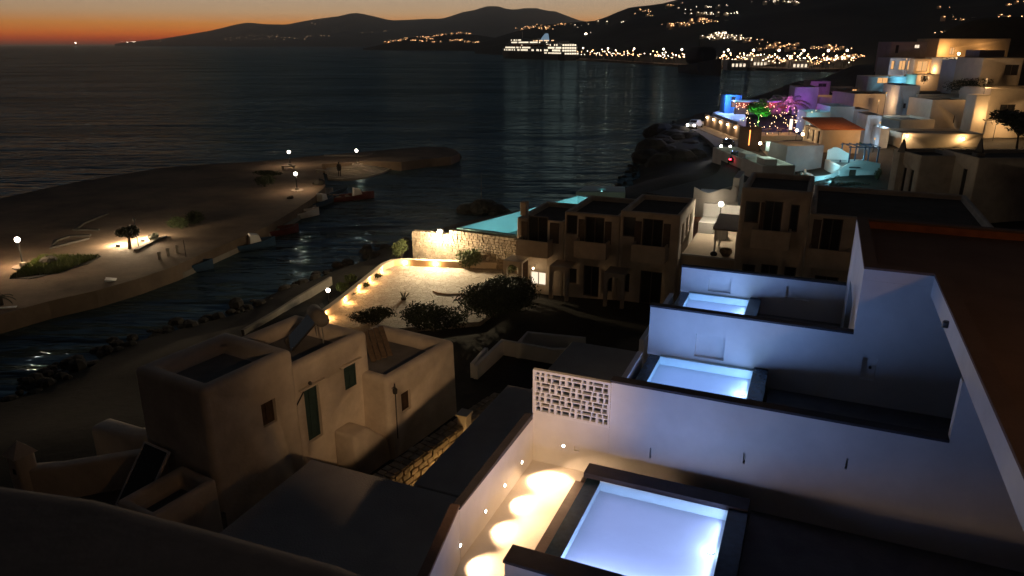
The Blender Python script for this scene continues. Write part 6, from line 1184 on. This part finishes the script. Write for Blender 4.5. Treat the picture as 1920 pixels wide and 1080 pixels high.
# far town lights: cubes of houses with their lit windows, one mass for each cluster
def town(label, pts, rw, rh, n, wm, seed, size=1.0, houses=True):
    rr = random.Random(seed); a = MB(); h_ = MB()
    for k in range(n):
        p = Vector(rr.choice(pts)); p = p + Vector((rr.gauss(0, rw), rr.gauss(0, rw), rr.uniform(-rh, rh)))
        s_ = size*rr.uniform(.25, .6)
        a.ball((p.x, p.y, p.z+2*size), s_, 6, 4)
        if houses and k % 2 == 0: h_.box(p.x-3*size, p.y+s_+.5, p.z-6*size, p.x+3*size, p.y+7*size, p.z+3*size)
    o = tag(a.build('town_lights', M[wm]), label, 'town lights', kind='stuff')
    if houses: h_.build('town_houses', M['plaster_tan'], o)
    return o
town('thin row of lights at the left tip of the far island', [(-3907.18,7613.77,32.28),(-3783.6,7507.02,32.01),(-3747.33,7540.5,37.05)], 25, 4, 14, 'far_white', 1, 3.4, False)
town('sparse shore lights along the middle of the far island', [(-3447.52,7410.22,41.55),(-3309.51,7393.62,51.43),(-2622.82,7155.37,59.83),(-2526.44,7168.13,69.21),(-2375.82,7171.07,69.75),(-2218.58,7153.04,64.35),(-2028.36,7104.91,59.46),(-1853.24,7105.55,69.59),(-1756.84,7120.86,77.93),(-2447.1,7232.32,84.76),(-2333.32,7274.96,89.44)], 60, 14, 70, 'far_dim', 2, 3.6, False)
town('lights high on a slope of the far island', [(-2056.46,7927.59,252.27),(-1999.91,7924.93,257.78),(-1938.85,7903.75,257.34),(-1952.97,7695.93,205.31)], 30, 14, 14, 'far_dim', 3, 3.6, False)
town('faint few lights right on the far island', [(-1372.52,7211.43,112.17),(-1307.24,7272.49,118.81),(-1254.85,7356.04,129.02),(-1267.23,7190.87,98.94)], 30, 10, 6, 'far_dim', 4, 3.0, False)
town('row of lights on the left crest of the dark promontory', [(-408.85,2500,22),(-387.7,2500,27),(-356,2463.57,28.5),(-342.38,2490.83,35.29),(-316.05,2423.58,28.28),(-305.77,2478.72,38.46),(-276.55,2452,38.11),(-253.6,2398.44,31.49),(-242.71,2459.38,41.6),(-226.78,2474.69,44.96),(-284.86,2377.1,24.85),(-238.91,2337.44,23.29)], 8, 2, 95, 'far_warm', 5, 1.1)
town('row of lights on the right crest of the dark promontory', [(-196.1,2483.8,48.3),(-171.92,2488.68,50.01),(-147.68,2494.07,48.49),(-181.06,2335.06,27.94),(-155.67,2324.62,27.84),(-129.03,2288,23.14),(-112.16,2273.12,21.44),(-94.95,2245,18.46),(-75.58,2233.8,16.93)], 8, 2, 75, 'far_warm', 6, 1.1)
town('cluster of hillside lights above the cruise ship', [(23.97,1888.94,50.76),(39.37,1861.76,52.86),(52.02,1844.86,54.86),(64.54,1831.09,57.03),(74.72,1766.61,53.25),(84.03,1702.97,49.63),(115.39,1818.77,60.35),(128.39,1821.33,61.59)], 8, 3, 80, 'far_warm', 7, .95)
town('lights along the hill saddle right of the cruise ship', [(147.26,1671.28,53.63),(183.74,1737.74,61.88),(160.74,1382,39.98),(197.18,1472.24,56.86),(200.86,1389.96,56.59),(199.19,1284.45,50.99),(158.06,1318.97,37.07)], 14, 3, 16, 'far_white', 8, .8)
town('lights on the right flank of the hill under the skyline', [(260.58,1559.74,79.67),(245.56,1433.55,68.97),(260.28,1488.89,74.8),(239.57,1348.66,62.27),(275.3,1627.27,86.51),(333.53,1603.92,95.8),(324.9,1526.2,90.26)], 10, 4, 34, 'far_warm', 9, .9)
town('string of hillside lights near the top of the picture', [(308.28,1401.71,80.53),(283.63,1249.56,67.3),(272.29,1170.54,60.82),(275.64,1117.23,58.3),(279.8,1087.47,57.06),(284.82,1063.31,56.33),(289.37,1039.27,55.5),(296.98,1032.59,56.41),(312.66,1238.97,73.1),(323.76,1177.67,71.19)], 7, 2, 46, 'far_white', 10, .7)
town('orange cluster of lights on the upper hill', [(223.36,1049.2,42.11),(226.55,1004.36,41.02),(228.47,976.26,40.27),(245.63,1010,45.83),(252.86,1010.48,47.1),(251.67,978.13,44.65),(251.49,951.37,42.74),(252.44,930.16,41.4),(239.12,942.29,40.03)], 6, 2, 70, 'far_warm', 11, .75)
town('row of lights at the top edge of the picture', [(372.92,1150.08,78.21),(374.63,1107.21,75.13),(379.26,1076.05,73.34),(380.54,1048.23,71.2),(380.47,1028.09,69.49)], 8, 2, 26, 'far_white', 12, .7)
town('dense bright terraced cluster of lights above the harbour', [(203.75,785.46,23.03),(211.87,790.97,24.66),(219.2,797.33,26.27),(224.2,799.13,27.18),(216.73,764.81,23.41),(216.88,750.42,22.32),(217.66,735.19,21.26),(219.88,725.4,20.83),(209.57,758.41,21.83),(205.19,756.08,21)], 4, 1.5, 120, 'far_white', 13, .6)
town('scattered lights right of the terraced cluster', [(222.22,700.54,19.17),(213.1,636.44,12.51),(221.3,640.7,14.06),(227.41,642.66,14.88),(227.03,664.05,16.83),(237.4,641.48,15.83),(229.39,614.01,12.24),(248.1,612.1,14.06),(253.38,614.45,14.9),(249.56,590.06,11.98),(255.34,591.88,12.82),(254.43,606.62,14.22)], 4, 1.5, 90, 'far_warm', 14, .5)
town('golden band of lights sloping up the harbour end', [(222.56,544.35,4.35),(227.49,546.98,5.13),(232.43,549.56,5.91),(235.78,546.55,5.95),(237.99,544.55,5.97),(243.48,546.54,6.78),(249.25,548.2,7.55),(254.2,550.56,8.27),(215.59,536.56,2.84),(208.98,549,3.53),(203.42,560.35,4.2)], 3, 1, 120, 'far_warm', 15, .45)
town('white row of lights on the waterfront behind the masts', [(178.92,583.49,3.31),(184.86,582.77,4.04),(191.11,589.38,5.45),(193.91,585.29,5.49),(194.37,568.53,4.13),(195.39,559.98,3.44),(174.55,589.57,3.27),(171.6,601.07,3.87),(197.76,603.33,7.56),(192.24,603.36,6.8)], 4, 1, 110, 'far_white', 16, .5)
town('few warm lights far up the dark right hillside', [(342.52,607.38,25.26),(346.63,607.08,25.75),(348.01,602.07,25.55),(346.34,593.39,24.72),(347.33,604.57,25.65)], 2, .4, 22, 'far_warm', 17, .4, False)
town('loose lights in the top right corner of the hillside', [(445.4,792.79,52.11),(465.53,800.5,54.33),(399.41,691,38.36),(398.46,681.03,37.39),(360.85,600.84,27.09),(411.47,682.71,38.99),(414.4,651.76,37.35),(431.01,668.25,40.53),(421.42,644.22,37.81),(497.82,747.33,53.95),(505.58,751.03,55.13),(483.26,737.16,51.5)], 5, 2, 34, 'far_warm', 18, .5)
for q, lb in (((127.98,1315.65,30.24), 'single bright white light on the dark slope beside the ship'), ((-4340.75,7528,19.49), 'single light out on the left horizon')):
    g_ = thing('beacon_light', lb, 'beacon', q); s_ = 2.2 if q[1] < 3000 else 7; MB().ball((0, 0, s_*1.5), s_, 8, 6).build('lens', M['far_white'], g_); MB().tube((0, 0, -5), (0, 0, s_*.6), s_*.2).build('post', M['metal'], g_)

# ================================================================ AIR
hz = bpy.data.materials.new('thin_haze'); hz.use_nodes = True
n, l = hz.node_tree.nodes, hz.node_tree.links; n.clear()
pv = n.new('ShaderNodeVolumePrincipled'); pv.inputs['Color'].default_value = (.85, .88, .9, 1); pv.inputs['Density'].default_value = .00009; pv.inputs['Anisotropy'].default_value = .85
ho = n.new('ShaderNodeOutputMaterial'); l.new(pv.outputs[0], ho.inputs['Volume'])
hb = MB().box(-9000, -260, -30, 9000, 10200, 620).build('haze', hz); tag(hb, 'thin evening haze over the sea and hills', 'haze', kind='stuff')
scene.cycles.volume_bounces = 0

# lanterns added up the village slope to brighten the house fronts
lantern_m = emis('lantern_glass', (1, .6, .25), .8)
def street(label, loc, watts, color=(1, .6, .27)):
    p = thing('added_lantern', label, 'lantern', loc, 0, 'added lanterns in the village')
    MB().tube((0, 0, -3), (0, 0, 0), .05, .04).build('post', M['metal'], p); MB().lathe([(.03, -.02), (.09, .03), (.12, .22), (.03, .3)], (0, 0, 0), 8).build('lantern', lantern_m, p); light(p, (0, -.3, .2), watts*1.5, color, .12)
street('added lantern before the beige cube house', (62.22,104,4.35), 420)
street('added lantern between tall tan wall and curved house', (68.23,103,6.4), 420)
street('added lantern below the high cube house', (71.35,112,11.91), 300)
street('added lantern beside the cream house with red roof', (47.97,96,5.05), 120, (1, .72, .45))
street('added lantern in the lane above the turquoise house', (62.13,125,7.85), 260)
street('added lantern near the mauve upper house', (86.64,165,13.79), 260)
street('added cool lantern left of the blue gable house', (57.63,114,9.77), 330, (.55, .8, 1))  # cool pair added in place of pool light on the side walls
street('added cool lantern left of the lower beige house', (50.85,101,6.61), 130, (.55, .8, 1))
